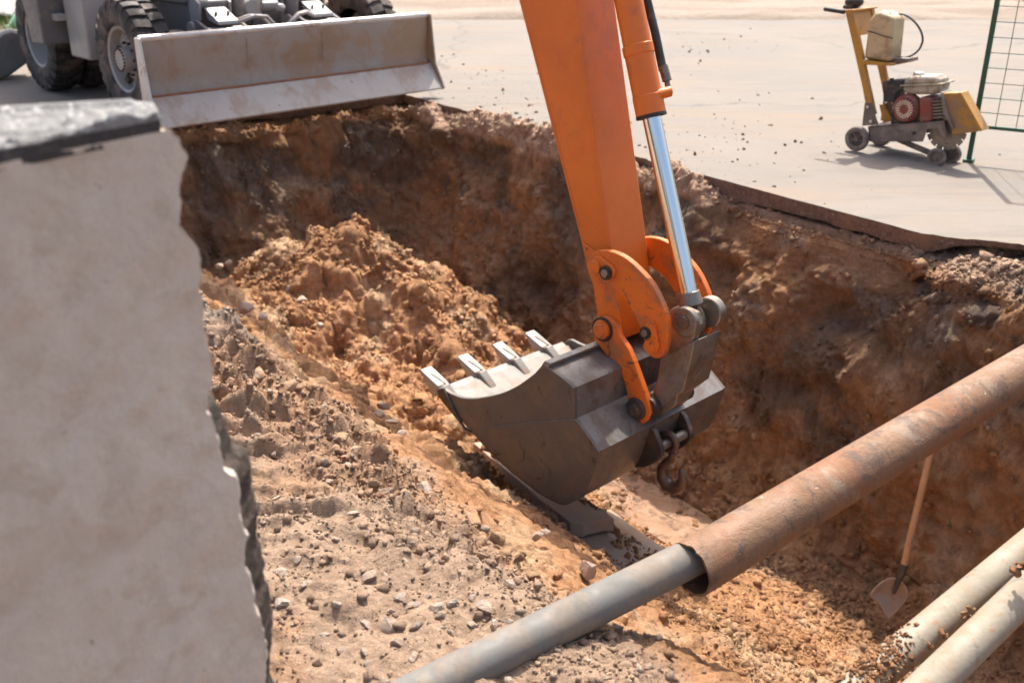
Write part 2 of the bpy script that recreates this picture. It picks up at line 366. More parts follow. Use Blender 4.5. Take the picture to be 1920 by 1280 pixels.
class MB:
    """collects shapes; build() links them as one mesh object"""
    def __init__(s): s.v, s.f = [], []
    def _add(s, vs, fs):
        b = len(s.v); s.v += [tuple(map(float, p)) for p in vs]; s.f += [tuple(i + b for i in q) for q in fs]; return s
    def prism(s, pts, vec):
        """polygon pushed along vec"""
        n = len(pts); vec = np.array(vec, float); pts = [np.array(p, float) for p in pts]
        nr = np.zeros(3)
        for i in range(n): nr += np.cross(pts[i], pts[(i + 1) % n])
        if nr @ vec > 0: pts = pts[::-1]
        vs = pts + [p + vec for p in pts]
        fs = [tuple(range(n)), tuple(range(2 * n - 1, n - 1, -1))]
        fs += [(i + n, (i + 1) % n + n, (i + 1) % n, i)[::-1][::-1] for i in range(n)]
        return s._add(vs, fs)
    def box(s, c, ax, ay, az):
        """centre and three half-axis vectors"""
        c, ax, ay, az = (np.array(q, float) for q in (c, ax, ay, az))
        return s.prism([c - ax - ay - az, c + ax - ay - az, c + ax + ay - az, c - ax + ay - az], 2 * az)
    def tube(s, path, r, seg=12, cap=True, closed=False):
        path = [np.array(p, float) for p in path]; n = len(path)
        rs = r if isinstance(r, (list, tuple)) else [r] * n
        vs, fs = [], []
        x0 = None
        for i, p in enumerate(path):
            if closed: d = path[(i + 1) % n] - path[i - 1]
            else: d = path[min(i + 1, n - 1)] - path[max(i - 1, 0)]
            d = unit(d)
            if x0 is None: x, y, _ = frame_of(d)
            else: x = unit(x0 - d * (x0 @ d)); y = np.cross(d, x)
            x0 = x
            for k in range(seg):
                a = 2 * math.pi * k / seg
                vs.append(p + rs[i] * (math.cos(a) * x + math.sin(a) * y))
        for i in range(n if closed else n - 1):
            j = (i + 1) % n
            for k in range(seg):
                m = (k + 1) % seg
                fs.append((i * seg + k, i * seg + m, j * seg + m, j * seg + k))
        if cap and not closed:
            fs.append(tuple(range(seg - 1, -1, -1))); fs.append(tuple(range((n - 1) * seg, n * seg)))
        return s._add(vs, fs)
    def cyl(s, a, b, r, r2=None, seg=20):
        return s.tube([a, b], [r, r if r2 is None else r2], seg)
    def lathe(s, c, axis, prof, seg=32, closed=False):
        """prof: (distance along axis, radius)"""
        c = np.array(c, float); x, y, d = frame_of(axis); n = len(prof); vs, fs = [], []
        for k in range(seg):
            a = 2 * math.pi * k / seg; e = math.cos(a) * x + math.sin(a) * y
            for (h, r) in prof: vs.append(c + d * h + e * r)
        for k in range(seg):
            m = (k + 1) % seg
            for i in range(n if closed else n - 1):
                j = (i + 1) % n
                fs.append((k * n + i, m * n + i, m * n + j, k * n + j))
        return s._add(vs, fs)
    def build(s, name, mat, parent=None, root=None, bevel=0.0, angle=35, loc=None):
        """vertices are in world space; with a root Empty they are stored relative to it"""
        me = bpy.data.meshes.new(name)
        off = np.array(root.location if root is not None else (loc if loc is not None else (0, 0, 0)), float)
        vs = [tuple(np.array(p) - off) for p in s.v]
        me.from_pydata(vs, [], s.f)
        bm = bmesh.new(); bm.from_mesh(me)
        bmesh.ops.recalc_face_normals(bm, faces=bm.faces); bm.to_mesh(me); bm.free()
        me.polygons.foreach_set('use_smooth', [True] * len(me.polygons))
        me.set_sharp_from_angle(angle=math.radians(angle))
        for m in (mat if isinstance(mat, (list, tuple)) else [mat]): me.materials.append(M[m])
        o = bpy.data.objects.new(name, me)
        COL.objects.link(o)
        if root is None and loc is not None: o.location = loc
        if parent is not None: o.parent = parent
        elif root is not None: o.parent = root
        if bevel:
            b = o.modifiers.new('bevel', 'BEVEL'); b.width = bevel; b.segments = 2; b.limit_method = 'ANGLE'
            b.angle_limit = math.radians(40); b.harden_normals = False
        return o
def tag(o, label=None, cat=None, group=None, kind=None):
    if label: o['label'] = label
    if cat: o['category'] = cat
    if group: o['group'] = group
    if kind: o['kind'] = kind
    return o
def empty(name, loc, label, cat, group=None):
    o = bpy.data.objects.new(name, None); o.empty_display_size = 0.2
    o.location = tuple(map(float, loc)); COL.objects.link(o)
    return tag(o, label, cat, group)
def part_copy(src, parent, loc=(0, 0, 0), rot=None):
    o = src.copy(); COL.objects.link(o); o.parent = parent; o.location = tuple(map(float, loc))
    if rot is not None: o.rotation_euler = rot
    return o

# ------------------------------------------------------------------ the trench and its banks
DV, NV = np.array([0.589, -0.808]), np.array([0.808, 0.589])     # along the trench, across it
def OS(o, s, z=0.0):
    return np.array([o * NV[0] + s * DV[0], o * NV[1] + s * DV[1], z])
def to_os(p): return p[0] * NV[0] + p[1] * NV[1], p[0] * DV[0] + p[1] * DV[1]
DEPTH = 2.15
def lines(parts):
    out = []
    for a, b, h0, h1 in parts:
        n = max(2, int(2 * (b - a) / (h0 + h1))); t = np.linspace(0, 1, n, endpoint=False)
        out.append(a + (b - a) * (t * h0 + (h1 - h0) * t * t / 2) / (h0 + (h1 - h0) / 2))
    return np.concatenate(out + [[parts[-1][1]]])
oL = lines([(-5.0, -0.6, 0.12, 0.02), (-0.6, 1.75, 0.010, 0.010), (1.75, 4.45, 0.013, 0.013), (4.45, 4.66, 0.007, 0.005), (4.66, 5.06, 0.0025, 0.0025), (5.06, 5.16, 0.006, 0.006), (5.16, 6.6, 0.02, 0.12)])
sL = lines([(-11.0, -9.15, 0.15, 0.03), (-9.15, -8.2, 0.008, 0.011), (-8.2, -0.7, 0.0145, 0.0095), (-0.7, 4.5, 0.02, 0.2)])
GO, GS = np.meshgrid(oL, sL, indexing='ij')
NO, NS = GO.shape
def terrain_base(o, s):
    x, y = o * NV[0] + s * DV[0], o * NV[1] + s * DV[1]
    rim = 0.10 * fbm2(s, s * 0 + 3.3, 0.9, 4, 5) + 0.06 * fbm2(o, s, 2.5, 2, 8)
    zl = np.interp(o - rim, [-10, 0.95, 1.2, 1.36, 1.5, 2.0, 2.5, 2.9, 3.6, 4.3, 9], [0, 0, -0.01, -0.06, -0.16, -0.60, -1.05, -1.37, -1.78, -DEPTH, -DEPTH - 0.05])
    # bank sinks a little towards the camera side
    zl = zl + np.where(o < 2.2, 0.035 * fbm2(x, y, 0.8, 3, 21), 0)
    shelf = sstep(-3.45, -2.75, s)
    woff = (0.10 - 0.06 * shelf) * fbm2(s, o * 0 + 1.7, 0.8, 4, 31)
    ow = o + woff
    zr = np.interp(ow, [-9, 4.30, 4.62, 4.80, 4.93, 5.02, 5.07, 5.10, 9], [-DEPTH - .05, -DEPTH - .02, -1.75, -1.05, -0.48, -0.19, -0.135, -0.13, -0.13])
    zB = np.interp(ow, [-9, 4.35, 4.70, 4.80, 4.85, 4.88, 4.95, 5.15, 9], [-DEPTH - .05, -DEPTH - .02, -1.85, -1.2, -0.45, -0.19, -0.13, -0.06, -0.055])
    zr = zr + (zB - zr) * shelf
    zr = zr + shelf * sstep(4.95, 5.1, ow) * (0.03 * fbm2(x, y, 3, 4, 41) - 0.01)
    berm = sstep(-9.0, -8.4, s) * (1 - sstep(-5.0, -4.55, s)) * (0.55 + 0.55 * fbm2(s, o * 0, 1.3, 3, 77))
    zr = zr + np.clip(berm, 0, 1.2) * 0.19 * np.exp(-((o - 5.12) / 0.11) ** 2)
    so = s + 0.12 * fbm2(o, s * 0 + 9.1, 0.9, 4, 51) + 0.10 * np.maximum(0, o - 4.2) ** 2
    ze = np.interp(-so, [7.0, 7.6, 8.05, 8.35, 8.6, 8.78, 8.86, 12], [-DEPTH - .05, -1.9, -1.45, -1.05, -0.55, -0.16, -0.125, -0.125])
    k = 9.0
    z = np.log(np.exp(k * zl) + np.exp(k * zr) + np.exp(k * ze)) / k
    z = np.minimum(z, np.maximum(np.maximum(zl, zr), ze) + 0.10 * sstep(-0.05, -0.5, z))
    # heaps of dug sand in the far half
    ridge = [(3.0, -7.1, -0.60), (3.22, -6.6, -0.36), (3.48, -6.05, -0.64), (3.32, -5.3, -1.05), (3.05, -4.5, -1.40), (2.9, -3.7, -1.62)]
    zp = np.full_like(z, -9.0)
    wob = 0.22 * fbm2(o, s, 1.6, 4, 61)
    for (o0, s0, z0), (o1, s1, z1) in zip(ridge[:-1], ridge[1:]):
        dx, dy = o1 - o0, s1 - s0
        tt = np.clip(((o - o0) * dx + (s - s0) * dy) / (dx * dx + dy * dy), 0, 1)
        dist = np.hypot(o - o0 - tt * dx, s - s0 - tt * dy)
        zp = np.maximum(zp, z0 + (z1 - z0) * tt - 0.82 * dist)
    for (o0, s0, z0) in [(2.7, -6.2, -0.75), (3.42, -5.75, -0.78), (2.9, -5.5, -0.95), (2.7, -4.9, -0.98)]:
        zp = np.maximum(zp, z0 - 0.85 * np.hypot(o - o0, s - s0))
    zp = zp + 0.55 * wob
    q_ = zp / 0.30 + 0.7 * fbm2(o, s, 1.7, 3, 63); fr_ = q_ - np.floor(q_)
    zt_ = (np.floor(q_) + sstep(0.50, 0.92, fr_) + 0.15 * (fr_ - 0.5)) * 0.30 - 0.21 * fbm2(o, s, 1.7, 3, 63)
    zp = zp + 0.45 * (zt_ - zp)
    k = 14.0
    m = np.maximum(z, zp)
    z2 = m + np.log(np.exp(k * (z - m)) + np.exp(k * (zp - m))) / k - 0.0
    z = np.where(o < 4.6, z2, z)
    return z, zl, zr, ze, zp
GZ, zl, zr, ze, zp = terrain_base(GO, GS)
GX, GY = GO * NV[0] + GS * DV[0], GO * NV[1] + GS * DV[1]
# masks
m_bank = 1 - sstep(1.42, 1.62, GO + 0.08 * fbm2(GO, GS, 2.0, 3, 71))
m_wall = np.maximum(sstep(4.35, 4.7, GO), sstep(7.9, 8.3, -GS)) * sstep(-0.08, -0.2, GZ) * (1 - m_bank)
m_pile = np.clip(1 - m_bank - m_wall, 0, 1)
m_rubble = np.exp(-((GO - 1.34 - 0.1 * fbm2(GS, GS * 0, 1.1, 3, 73)) / 0.21) ** 2)
vis = sstep(-6.5, -0.4, GO + 5)                     # calm far-left part
# normals of the base
P = np.stack([GX, GY, GZ], -1)
def grid_normals(P):
    a = np.gradient(P, axis=0); b = np.gradient(P, axis=1)
    n = np.cross(a, b); n /= np.linalg.norm(n, axis=-1, keepdims=True) + 1e-12
    n *= np.sign(n[..., 2:3] + 1e-9); return n
N0 = grid_normals(P)
# bank: crumbs, dents and the tyre tracks that run across it
lump = lambda f, sd: cells2(GX + 0.15 / f * vn2(GX * f, GY * f, sd + 5), GY, f, sd)
b_small = 0.012 * fbm2(GX, GY, 9, 4, 81) + 0.018 * np.clip(fbm2(GX, GY, 4.5, 4, 83), -0.6, 1)
tr_c = -1.05 + 0.06 * GY
tr = np.exp(-((GX - tr_c) / 0.52) ** 6) * sstep(2.0, 2.5, GY) * (1 - sstep(4.6, 5.4, GY))
ph = GY / 0.125 + 0.5 * np.abs(GX - tr_c) + 0.35 * fbm2(GX, GY, 1.6, 3, 87) + 0.16 * fbm2(GX, GY, 12, 3, 88)
saw_ = ph - np.floor(ph)
lug = sstep(0.0, 0.10, saw_) * (1 - sstep(0.25, 0.9, saw_))
lug = lug * np.clip(0.55 + 0.9 * fbm2(GX * 0.7, GY * 1.4, 4.0, 4, 89), 0, 1.3)
wx, wy = 0.03 * fbm2(GX, GY, 11, 3, 161), 0.03 * fbm2(GX, GY, 11, 3, 165)
def lump(f, sd): return cells2(GX + wx * 6 / f, GY + wy * 6 / f, f, sd)
bil_f = billow2(GX, GY, 13, 4, 167)
rub = m_rubble * (1 - 0.6 * sstep(-2.6, -1.6, GS)) * (1 + 0.7 * np.exp(-((GS + 3.5) / 0.9) ** 2))
d_bank = b_small + tr * (0.044 * lug - 0.02) + 0.026 * (bil_f - 0.5) * (0.6 + rub) + 0.07 * lump(11, 91) * (0.03 + rub * 0.45) + 0.055 * lump(24, 95) * (0.12 + rub * 0.6)
d_bank += rub * 0.035 * fbm2(GX, GY, 4, 4, 97)
# sand heaps and slope: clods of several sizes, small slides
rid = 1 - np.abs(fbm2(GX, GY, 2.0, 3, 101))
bil = billow2(GX + wx, GY + wy, 5.5, 6, 103, 0.66)
big = sstep(0.0, 0.5, fbm2(GX, GY, 1.1, 2, 107))
d_pile = 0.06 * (rid - 0.6) + 0.022 * (bil - 0.7) + 0.040 * fbm2(GX, GY, 5, 5, 106, 0.62) + 0.04 * lump(13, 109) * (0.1 + 0.7 * big) + 0.055 * lump(27, 113)
calm = sstep(-4.0, -3.0, GS) * 0.5
d_pile = d_pile * (1 - calm)
# cut walls: ledges where plates came off, hollows, scraped flutes, crumbs
w1 = fbm3(GX, GY, GZ, 1.3, 4, 121)
w2 = fbm3(GX, GY, GZ, 6.0, 4, 131, 0.62)
along = np.where(GS < -8.0, GO, GS)
q_ = w1 * 4.0 + 0.8 * fbm3(GX, GY, GZ, 4, 3, 133)
led = (np.floor(q_) + sstep(0.35, 0.6, q_ - np.floor(q_))) / 4.0
scr = sstep(-0.35, 0.2, fbm2(along, GZ, 1.4, 2, 139))
fl = fbm2(along + 0.2 * GZ, GZ * 0.16, 14, 3, 137) * scr
bw = billow3(GX, GY, GZ, 7.0, 4, 143, 0.62)
crk = -np.clip(0.07 - np.abs(fbm3(GX, GY, GZ * 1.6, 1.6, 5, 151)), 0, 0.07) * 1.2
d_wall = 0.06 * w1 + 0.095 * led + 0.030 * w2 * (1 - 0.6 * scr) + 0.040 * (bw - 0.6) * (1 - 0.75 * scr) + 0.030 * fl - 0.02
for (u, v, oo, r, dep) in [(1690, 476, 4.98, 0.11, 0.22), (1335, 505, 4.86, 0.12, 0.16), (1655, 470, 4.98, 0.08, 0.15), (1560, 600, 4.85, 0.2, 0.16), (1650, 650, 4.8, 0.22, 0.12), (1010, 540, 4.85, .16, .16), (1440, 720, 4.72, 0.18, 0.12)]:
    r_ = ray(u, v); tt = oo / (r_[0] * NV[0] + r_[1] * NV[1]); c = CAMP + r_ * tt
    d_wall -= dep * np.exp(-(((GX - c[0]) ** 2 + (GY - c[1]) ** 2) / r ** 2 + ((GZ - c[2]) / (r * 0.6)) ** 2))
under = sstep(-0.118, -0.128, GZ) * 0
DISP = m_bank * d_bank + m_pile * d_pile + m_wall * d_wall
clean = sstep(-4.75, -4.5, GS) * (1 - sstep(-3.3, -3.1, GS)) * sstep(4.7, 4.9, GO) * sstep(-0.45, -0.2, GZ)
DISP = DISP * (1 - 0.85 * clean) - 0.03 * clean
flat_top = ((zr > zl) & (GO > 5.16) & (GS < -3.2)) | (GS < -9.02)
DISP = np.where(flat_top, 0, DISP)
# the pieces of duct and planks lie free: press the sand down under them
def press(o0, o1, s0, s1, zt):
    global DISP
    m = sstep(o0 - .08, o0 + .02, GO) * (1 - sstep(o1 - .02, o1 + .08, GO)) * sstep(s0 - .08, s0 + .05, GS) * (1 - sstep(s1 - .05, s1 + .08, GS))
    DISP = DISP * (1 - m)
    GZ[...] = GZ * (1 - m) + zt(GO, GS) * m
duct_top = lambda o, s: -1.42 - 0.30 * (o - 3.05) - 0.04 * (s + 3.5)
press(3.84, 4.34, -5.2, -3.6, lambda o, s: -2.0 - 0.12 * (o - 4.0) + 0.03 * fbm2(o, s, 4, 3, 173))
press(2.85, 3.5, -4.35, -2.95, lambda o, s: duct_top(o, s) - 0.06 + 0.05 * fbm2(o, s, 3, 3, 171))
P = np.stack([GX, GY, GZ], -1) + N0 * DISP[..., None]
# no soil may rise through the pavement away from the edge
over = (((GO > 5.36) & (GS < -3.1)) | (GS < -9.05))
P[..., 2] = np.where(over, np.minimum(P[..., 2], -0.06), P[..., 2])
TN = grid_normals(P)
# soil colours (kinds of soil, as dug)
TAN, GREYTAN, ORANGE = np.array([.385, .270, .190]), np.array([.355, .278, .215]), np.array([.43, .230, .117])
SAND, DARK, BROWN, CLAY = np.array([.44, .285, .170]), np.array([.130, .086, .056]), np.array([.255, .152, .088]), np.array([.33, .182, .092])
def mixc(a, b, t): return a + (b - a) * t[..., None]
n1 = fbm2(GX, GY, 0.9, 5, 201); n2 = fbm2(GX, GY, 3.1, 4, 205); n3 = fbm3(GX, GY, GZ, 1.6, 5, 211); n4 = fbm3(GX, GY, GZ, 4.5, 4, 221)
cb = mixc(np.broadcast_to(TAN, P.shape), GREYTAN, sstep(-0.2, 0.45, n1 + 0.5 * n2 + 0.7 * m_rubble * (1 - sstep(-2.9, -2.2, GS)) - 0.2 - 0.5 * sstep(-2.9, -2.0, GS)))
cb = mixc(cb, ORANGE * 0.95, 0.42 * sstep(0.15, 0.7, -n1 + 0.6 * n2 + 0.35 * sstep(-2.4, -1.2, GS)))
cp = mixc(np.broadcast_to(ORANGE, P.shape), SAND, sstep(0.1, 0.8, n2 + 0.3 * n1))
cp = mixc(cp, CLAY, sstep(0.0, 0.6, -n2 + 0.5 * n1) * 0.7)
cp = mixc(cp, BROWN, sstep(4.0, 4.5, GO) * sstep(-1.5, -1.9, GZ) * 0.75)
cw = mixc(np.broadcast_to(BROWN, P.shape), CLAY, sstep(-0.1, 0.5, n3 + 0.5 * sstep(-0.6, -1.6, GZ) - 0.05))
cw = mixc(cw, SAND * 0.85, sstep(0.25, 0.75, n4 + 0.55 * n3 + 0.25 * sstep(-0.9, -1.8, GZ)))
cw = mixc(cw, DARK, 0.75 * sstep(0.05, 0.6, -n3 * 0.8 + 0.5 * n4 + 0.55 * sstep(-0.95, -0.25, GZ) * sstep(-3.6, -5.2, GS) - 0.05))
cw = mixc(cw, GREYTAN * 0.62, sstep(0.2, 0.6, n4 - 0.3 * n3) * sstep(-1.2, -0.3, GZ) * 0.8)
wsum = (m_bank + m_pile + m_wall)[..., None]
soil = (cb * m_bank[..., None] + cp * m_pile[..., None] + cw * m_wall[..., None]) / wsum
topr = sstep(4.85, 5.0, GO) * sstep(-0.2, -0.1, P[..., 2])
soil = soil * (1 + 0.16 * (m_bank + m_pile))[..., None]
soil = mixc(soil, TAN * 1.2, np.clip(topr, 0, 1))
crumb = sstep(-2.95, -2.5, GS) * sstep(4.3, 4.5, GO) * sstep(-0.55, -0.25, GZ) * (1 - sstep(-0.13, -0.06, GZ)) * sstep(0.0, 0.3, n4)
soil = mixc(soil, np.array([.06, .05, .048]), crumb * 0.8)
idx = np.arange(NO * NS).reshape(NO, NS)
quads = np.stack([idx[:-1, :-1], idx[1:, :-1], idx[1:, 1:], idx[:-1, 1:]], -1).reshape(-1)
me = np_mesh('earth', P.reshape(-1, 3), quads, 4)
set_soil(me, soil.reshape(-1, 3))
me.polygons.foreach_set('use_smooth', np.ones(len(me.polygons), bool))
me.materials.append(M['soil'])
earth = bpy.data.objects.new('ground', me); COL.objects.link(earth)
tag(earth, 'excavated earth with the open trench and trampled dirt bank', None, None, 'structure')
if me.polygons[0].normal.z < 0: me.flip_normals()
def ground_at(x, y):
    o, s = to_os((x, y)); i = np.clip(np.searchsorted(oL, o), 0, NO - 1); j = np.clip(np.searchsorted(sL, s), 0, NS - 1)
    return P[i, j]

# far ground, grass verge
def plane_obj(name, pts, z, mat, label, sub=None):
    mb = MB(); mb._add([(x, y, z) for x, y in pts], [tuple(range(len(pts)))])
    o = mb.build(name, mat); tag(o, label, None, None, 'structure'); return o
plane_obj('sandy_ground', [(-250, 16.5), (-250, 420), (250, 420), (250, 16.5)][::-1], -0.12, 'sand_ground', 'bare sandy ground reaching to the horizon')
# raised sandy strip beyond the pavement, uneven
nx, ny = 260, 60
X, Y = np.meshgrid(np.linspace(-40, 40, nx), np.concatenate([np.linspace(17.2, 24, 45), np.linspace(24.5, 90, 15)]), indexing='ij')
Z = 0.03 + 0.05 * sstep(17.6, 19, Y) + 0.05 * fbm2(X, Y * 2.0, 0.6, 5, 301) - 0.25 * (1 - sstep(17.2, 17.8, Y + 0.25 * fbm2(X, Y * 0, 0.7, 4, 305)))
i_ = np.arange(nx * ny).reshape(nx, ny)
me = np_mesh('verge', np.stack([X, Y, Z], -1).reshape(-1, 3), np.stack([i_[:-1, :-1], i_[1:, :-1], i_[1:, 1:], i_[:-1, 1:]], -1).reshape(-1), 4)
me.materials.append(M['sand_ground'])
verge = bpy.data.objects.new('sandy_verge', me); COL.objects.link(verge)
tag(verge, 'pale rutted sand strip beyond the pavement', None, None, 'structure')
gx, gy = rng.uniform(-16, 20, 16000), 20.9 + rng.gamma(1.6, 1.1, 16000)
gx = np.concatenate([gx, rng.uniform(-10.6, -6.2, 5000)]); gy = np.concatenate([gy, rng.uniform(15.2, 20.5, 5000)])
ng = len(gx); gh = rng.uniform(0.05, 0.16, ng); ga = rng.uniform(0, math.pi, ng); gl = rng.normal(0, 0.05, (ng, 2))
gv = np.zeros((ng, 3, 3)); w_ = 0.012
gv[:, 0] = np.stack([gx - w_ * np.cos(ga), gy - w_ * np.sin(ga), np.full(ng, 0.03)], -1)
gv[:, 1] = np.stack([gx + w_ * np.cos(ga), gy + w_ * np.sin(ga), np.full(ng, 0.03)], -1)
gv[:, 2] = np.stack([gx + gl[:, 0], gy + gl[:, 1], 0.05 + gh], -1)
me = np_mesh('grass', gv.reshape(-1, 3), np.arange(ng * 3), 3); me.materials.append(M['grass_blade'])
o = bpy.data.objects.new('grass', me); COL.objects.link(o)
tag(o, 'short green grass along the far verge', 'grass', None, 'stuff')

# pavement sheet with its cut edge
def edge_line(o0, s0, o1, s1, jit, step=0.05, seed=0):
    L = math.hypot(o1 - o0, s1 - s0); n = max(2, int(L / step)); out = []
    for i in range(n):
        t_ = i / n; a, b = o0 + (o1 - o0) * t_, s0 + (s1 - s0) * t_
        j = jit * float(fbm2(np.array([a * 1.0 + b]), np.array([seed + 0.5]), 7.0, 4, 400 + seed)[0])
        nn = np.array([-(s1 - s0), (o1 - o0)]) / L
        out.append((a + nn[0] * j, b + nn[1] * j))
    return out
os_pts = edge_line(-9.0, -8.97, 5.16, -8.97, 0.03, 0.12, 1) + edge_line(5.16, -8.97, 5.15, -5.0, 0.03, 0.05, 2) + edge_line(5.15, -5.0, 5.155, -3.06, 0.006, 0.03, 3)
q = to_os(at_z(1920, 458)); os_pts += edge_line(5.155, -3.06, q[0], q[1], 0.018, 0.02, 4)
q2 = to_os((9.0, 4.3)); os_pts += edge_line(q[0], q[1], q2[0], q2[1], 0.03, 0.1, 5)
pts = [OS(a, b)[:2] for a, b in os_pts]
pts += [np.array(p) for p in [(30, 3.5), (30, 17.7), (-34, 17.7), (-34, 3.0)]]
np_ = len(pts)
mb = MB(); mb._add([(p[0], p[1], 0.0) for p in pts], [tuple(range(np_))])
pav = mb.build('pavement', ['asphalt_dusty', 'asphalt_cut'])
if pav.data.polygons[0].normal.z < 0: pav.data.flip_normals()
tag(pav, 'dusty grey asphalt pavement beside the trench', None, None, 'structure')
n_e = len(os_pts)
rows = 6
ev, ef = [], []
for r in range(rows + 1):
    for i, (a, b) in enumerate(os_pts):
        hh_ = (0.10 if b < -3.06 else 0.10 - 0.06 * min(1, (b + 3.06) / 0.15)) * (1 + 0.25 * float(vn2(np.array([a * 6 + b * 6.]), np.array([0.5]), 425)[0]))
        z_ = -0.002 - hh_ * r / rows
        j = 0.012 * float(vn3(np.array([a * 9.]), np.array([b * 9.]), np.array([r * 1.3]), 420)[0]) if r else 0
        ev.append(OS(a + 0.004 * r - j * 0.6, b - (0.004 * r if b < -8.9 else 0), z_))
for r in range(rows):
    for i in range(n_e - 1):
        ef.append((r * n_e + i, (r + 1) * n_e + i, (r + 1) * n_e + i + 1, r * n_e + i + 1))
mb = MB(); mb._add(ev, ef)
ce = mb.build('cut_edge', 'asphalt_cut', parent=pav, angle=60)

# ------------------------------------------------------------------ loose clods and stones
def rock_shape(sub, seed, squash=0.75, rough=0.42):
    bm = bmesh.new(); bmesh.ops.create_icosphere(bm, subdivisions=sub, radius=1.0)
    v = np.array([q.co[:] for q in bm.verts]); f = np.array([[q.index for q in p.verts] for p in bm.faces]); bm.free()
    r = np.random.default_rng(seed)
    v = v * (1 + rough * fbm3(v[:, 0] + seed, v[:, 1], v[:, 2], 1.1, 3, 500 + seed))[:, None]
    for _ in range(7):                                    # flat broken faces
        n = unit(r.normal(size=3)); h = r.uniform(0.30, 0.72); d = v @ n
        v = v - np.outer(np.clip(d - h, 0, None), n) * 0.92
    v *= np.array([1, r.uniform(0.65, 1), squash * r.uniform(0.7, 1.05)])
    return v, f
def grit_shape(seed):
    r = np.random.default_rng(seed)
    v = np.array([[1, 0, 0], [-1, 0, 0], [0, 1, 0], [0, -1, 0], [0, 0, 1], [0, 0, -1.]]) * r.uniform(0.6, 1.15, (6, 1)) + r.normal(0, 0.16, (6, 3))
    return v, np.array([[0, 2, 4], [2, 1, 4], [1, 3, 4], [3, 0, 4], [2, 0, 5], [1, 2, 5], [3, 1, 5], [0, 3, 5]])
SG = [grit_shape(i) for i in range(10)]
S0 = [rock_shape(1, i) for i in range(6)]
S1 = [rock_shape(2, 20 + i) for i in range(6)]
def rand_rot(n):
    q = rng.normal(size=(n, 4)); q /= np.linalg.norm(q, axis=1)[:, None]; a, b, c, d = q.T
    return np.stack([np.stack([1 - 2 * (c * c + d * d), 2 * (b * c - d * a), 2 * (b * d + c * a)], -1),
                     np.stack([2 * (b * c + d * a), 1 - 2 * (b * b + d * d), 2 * (c * d - b * a)], -1),
                     np.stack([2 * (b * d - c * a), 2 * (c * d + b * a), 1 - 2 * (b * b + c * c)], -1)], 1)
def scatter(name, pos, size, rgb, shapes, label, cat, smooth=False, mat='soil_clods'):
    n = len(pos); which = rng.integers(0, len(shapes), n); R = rand_rot(n); V, Fc, Cc = [], [], []; base = 0
    for k, (v, f) in enumerate(shapes):
        m = which == k; c = int(m.sum())
        if not c: continue
        w = np.einsum('nij,vj->nvi', R[m], v) * size[m][:, None, None] + pos[m][:, None, :]
        V.append(w.reshape(-1, 3)); Fc.append((f[None] + (np.arange(c) * len(v))[:, None, None] + base).reshape(-1))
        Cc.append(np.repeat(rgb[m], len(v), 0)); base += c * len(v)
    me = np_mesh(name, np.concatenate(V), np.concatenate(Fc), 3); set_soil(me, np.concatenate(Cc)); me.materials.append(M[mat])
    if smooth: me.polygons.foreach_set('use_smooth', np.ones(len(me.polygons), bool))
    o = bpy.data.objects.new(name, me); COL.objects.link(o); return tag(o, label, cat, None, 'stuff')
do, ds = np.gradient(oL), np.gradient(sL)
AREA = do[:, None] * ds[None, :]
def pick(weight, n):
    w = (weight * AREA).ravel(); c = np.cumsum(w); c /= c[-1]
    k = np.searchsorted(c, rng.uniform(0, 1, n)); i, j = np.unravel_index(k, (NO, NS))
    jit = rng.normal(0, 0.006, (len(i), 3)); jit[:, 2] *= 0.3
    return P[i, j] + jit, soil[i, j], TN[i, j]
seen = sstep(-0.9, -0.3, GO) * (1 - sstep(-0.8, 0.0, GS))
p1, c1, _ = pick(m_bank * seen * (0.35 + 1.6 * m_rubble + 0.8 * sstep(0.1, 0.6, n2) + 0.9 * sstep(0.1, 0.6, fbm2(GX, GY, 5, 3, 811))), 95000)
s1 = np.clip(0.0034 * rng.pareto(2.3, len(p1)) + 0.003, 0, 0.022)
gc = np.where(rng.uniform(0, 1, (len(p1), 1)) < 0.18, GREYTAN * 1.25, c1)
scatter('bank_crumbs', p1, s1, gc * rng.uniform(0.8, 1.15, (len(p1), 1)), SG, 'fine dirt crumbs and grit lying on the bank', 'dirt')
p1, c1, _ = pick(m_pile * (1 - sstep(-2.2, -1.2, GS)) * sstep(2.3, 2.8, GO) * (0.4 + sstep(-0.2, 0.6, n1) + 1.2 * sstep(0.0, 0.5, fbm2(GX, GY, 3.5, 3, 815))), 110000)
s1 = np.clip(0.0052 * rng.pareto(2.2, len(p1)) + 0.0045, 0, 0.034)
scatter('sand_clods', p1, s1, c1 * rng.uniform(0.82, 1.12, (len(p1), 1)), SG, 'orange clods of sand lying in the trench', 'dirt')
p1, c1, _ = pick(m_rubble * seen * (1 - sstep(-2.0, -1.0, GS)) * sstep(-0.1, 0.4, n2 + 0.2), 1500)
s1 = np.clip(0.012 * rng.pareto(2.4, len(p1)) + 0.011, 0, 0.05)
scatter('rim_clods', p1, s1, c1 * rng.uniform(0.85, 1.1, (len(p1), 1)), S1, 'dry clods heaped along the trench rim', 'dirt')
p1, c1, _ = pick(m_wall * (GS < -1.0) * (0.15 + sstep(0.0, 0.5, n4)) / np.clip(TN[..., 2], 0.08, 1), 22000)
s1 = np.clip(0.005 * rng.pareto(2.2, len(p1)) + 0.004, 0, 0.03)
scatter('wall_crumbs', p1, s1, c1 * rng.uniform(0.8, 1.15, (len(p1), 1)), SG, 'crumbs of soil clinging to the cut trench walls', 'dirt')
p1, c1, _ = pick(m_wall * sstep(-1.4, -1.9, GZ) + 0.6 * m_pile * sstep(3.6, 4.2, GO) * sstep(-5.0, -4.0, GS), 14000)
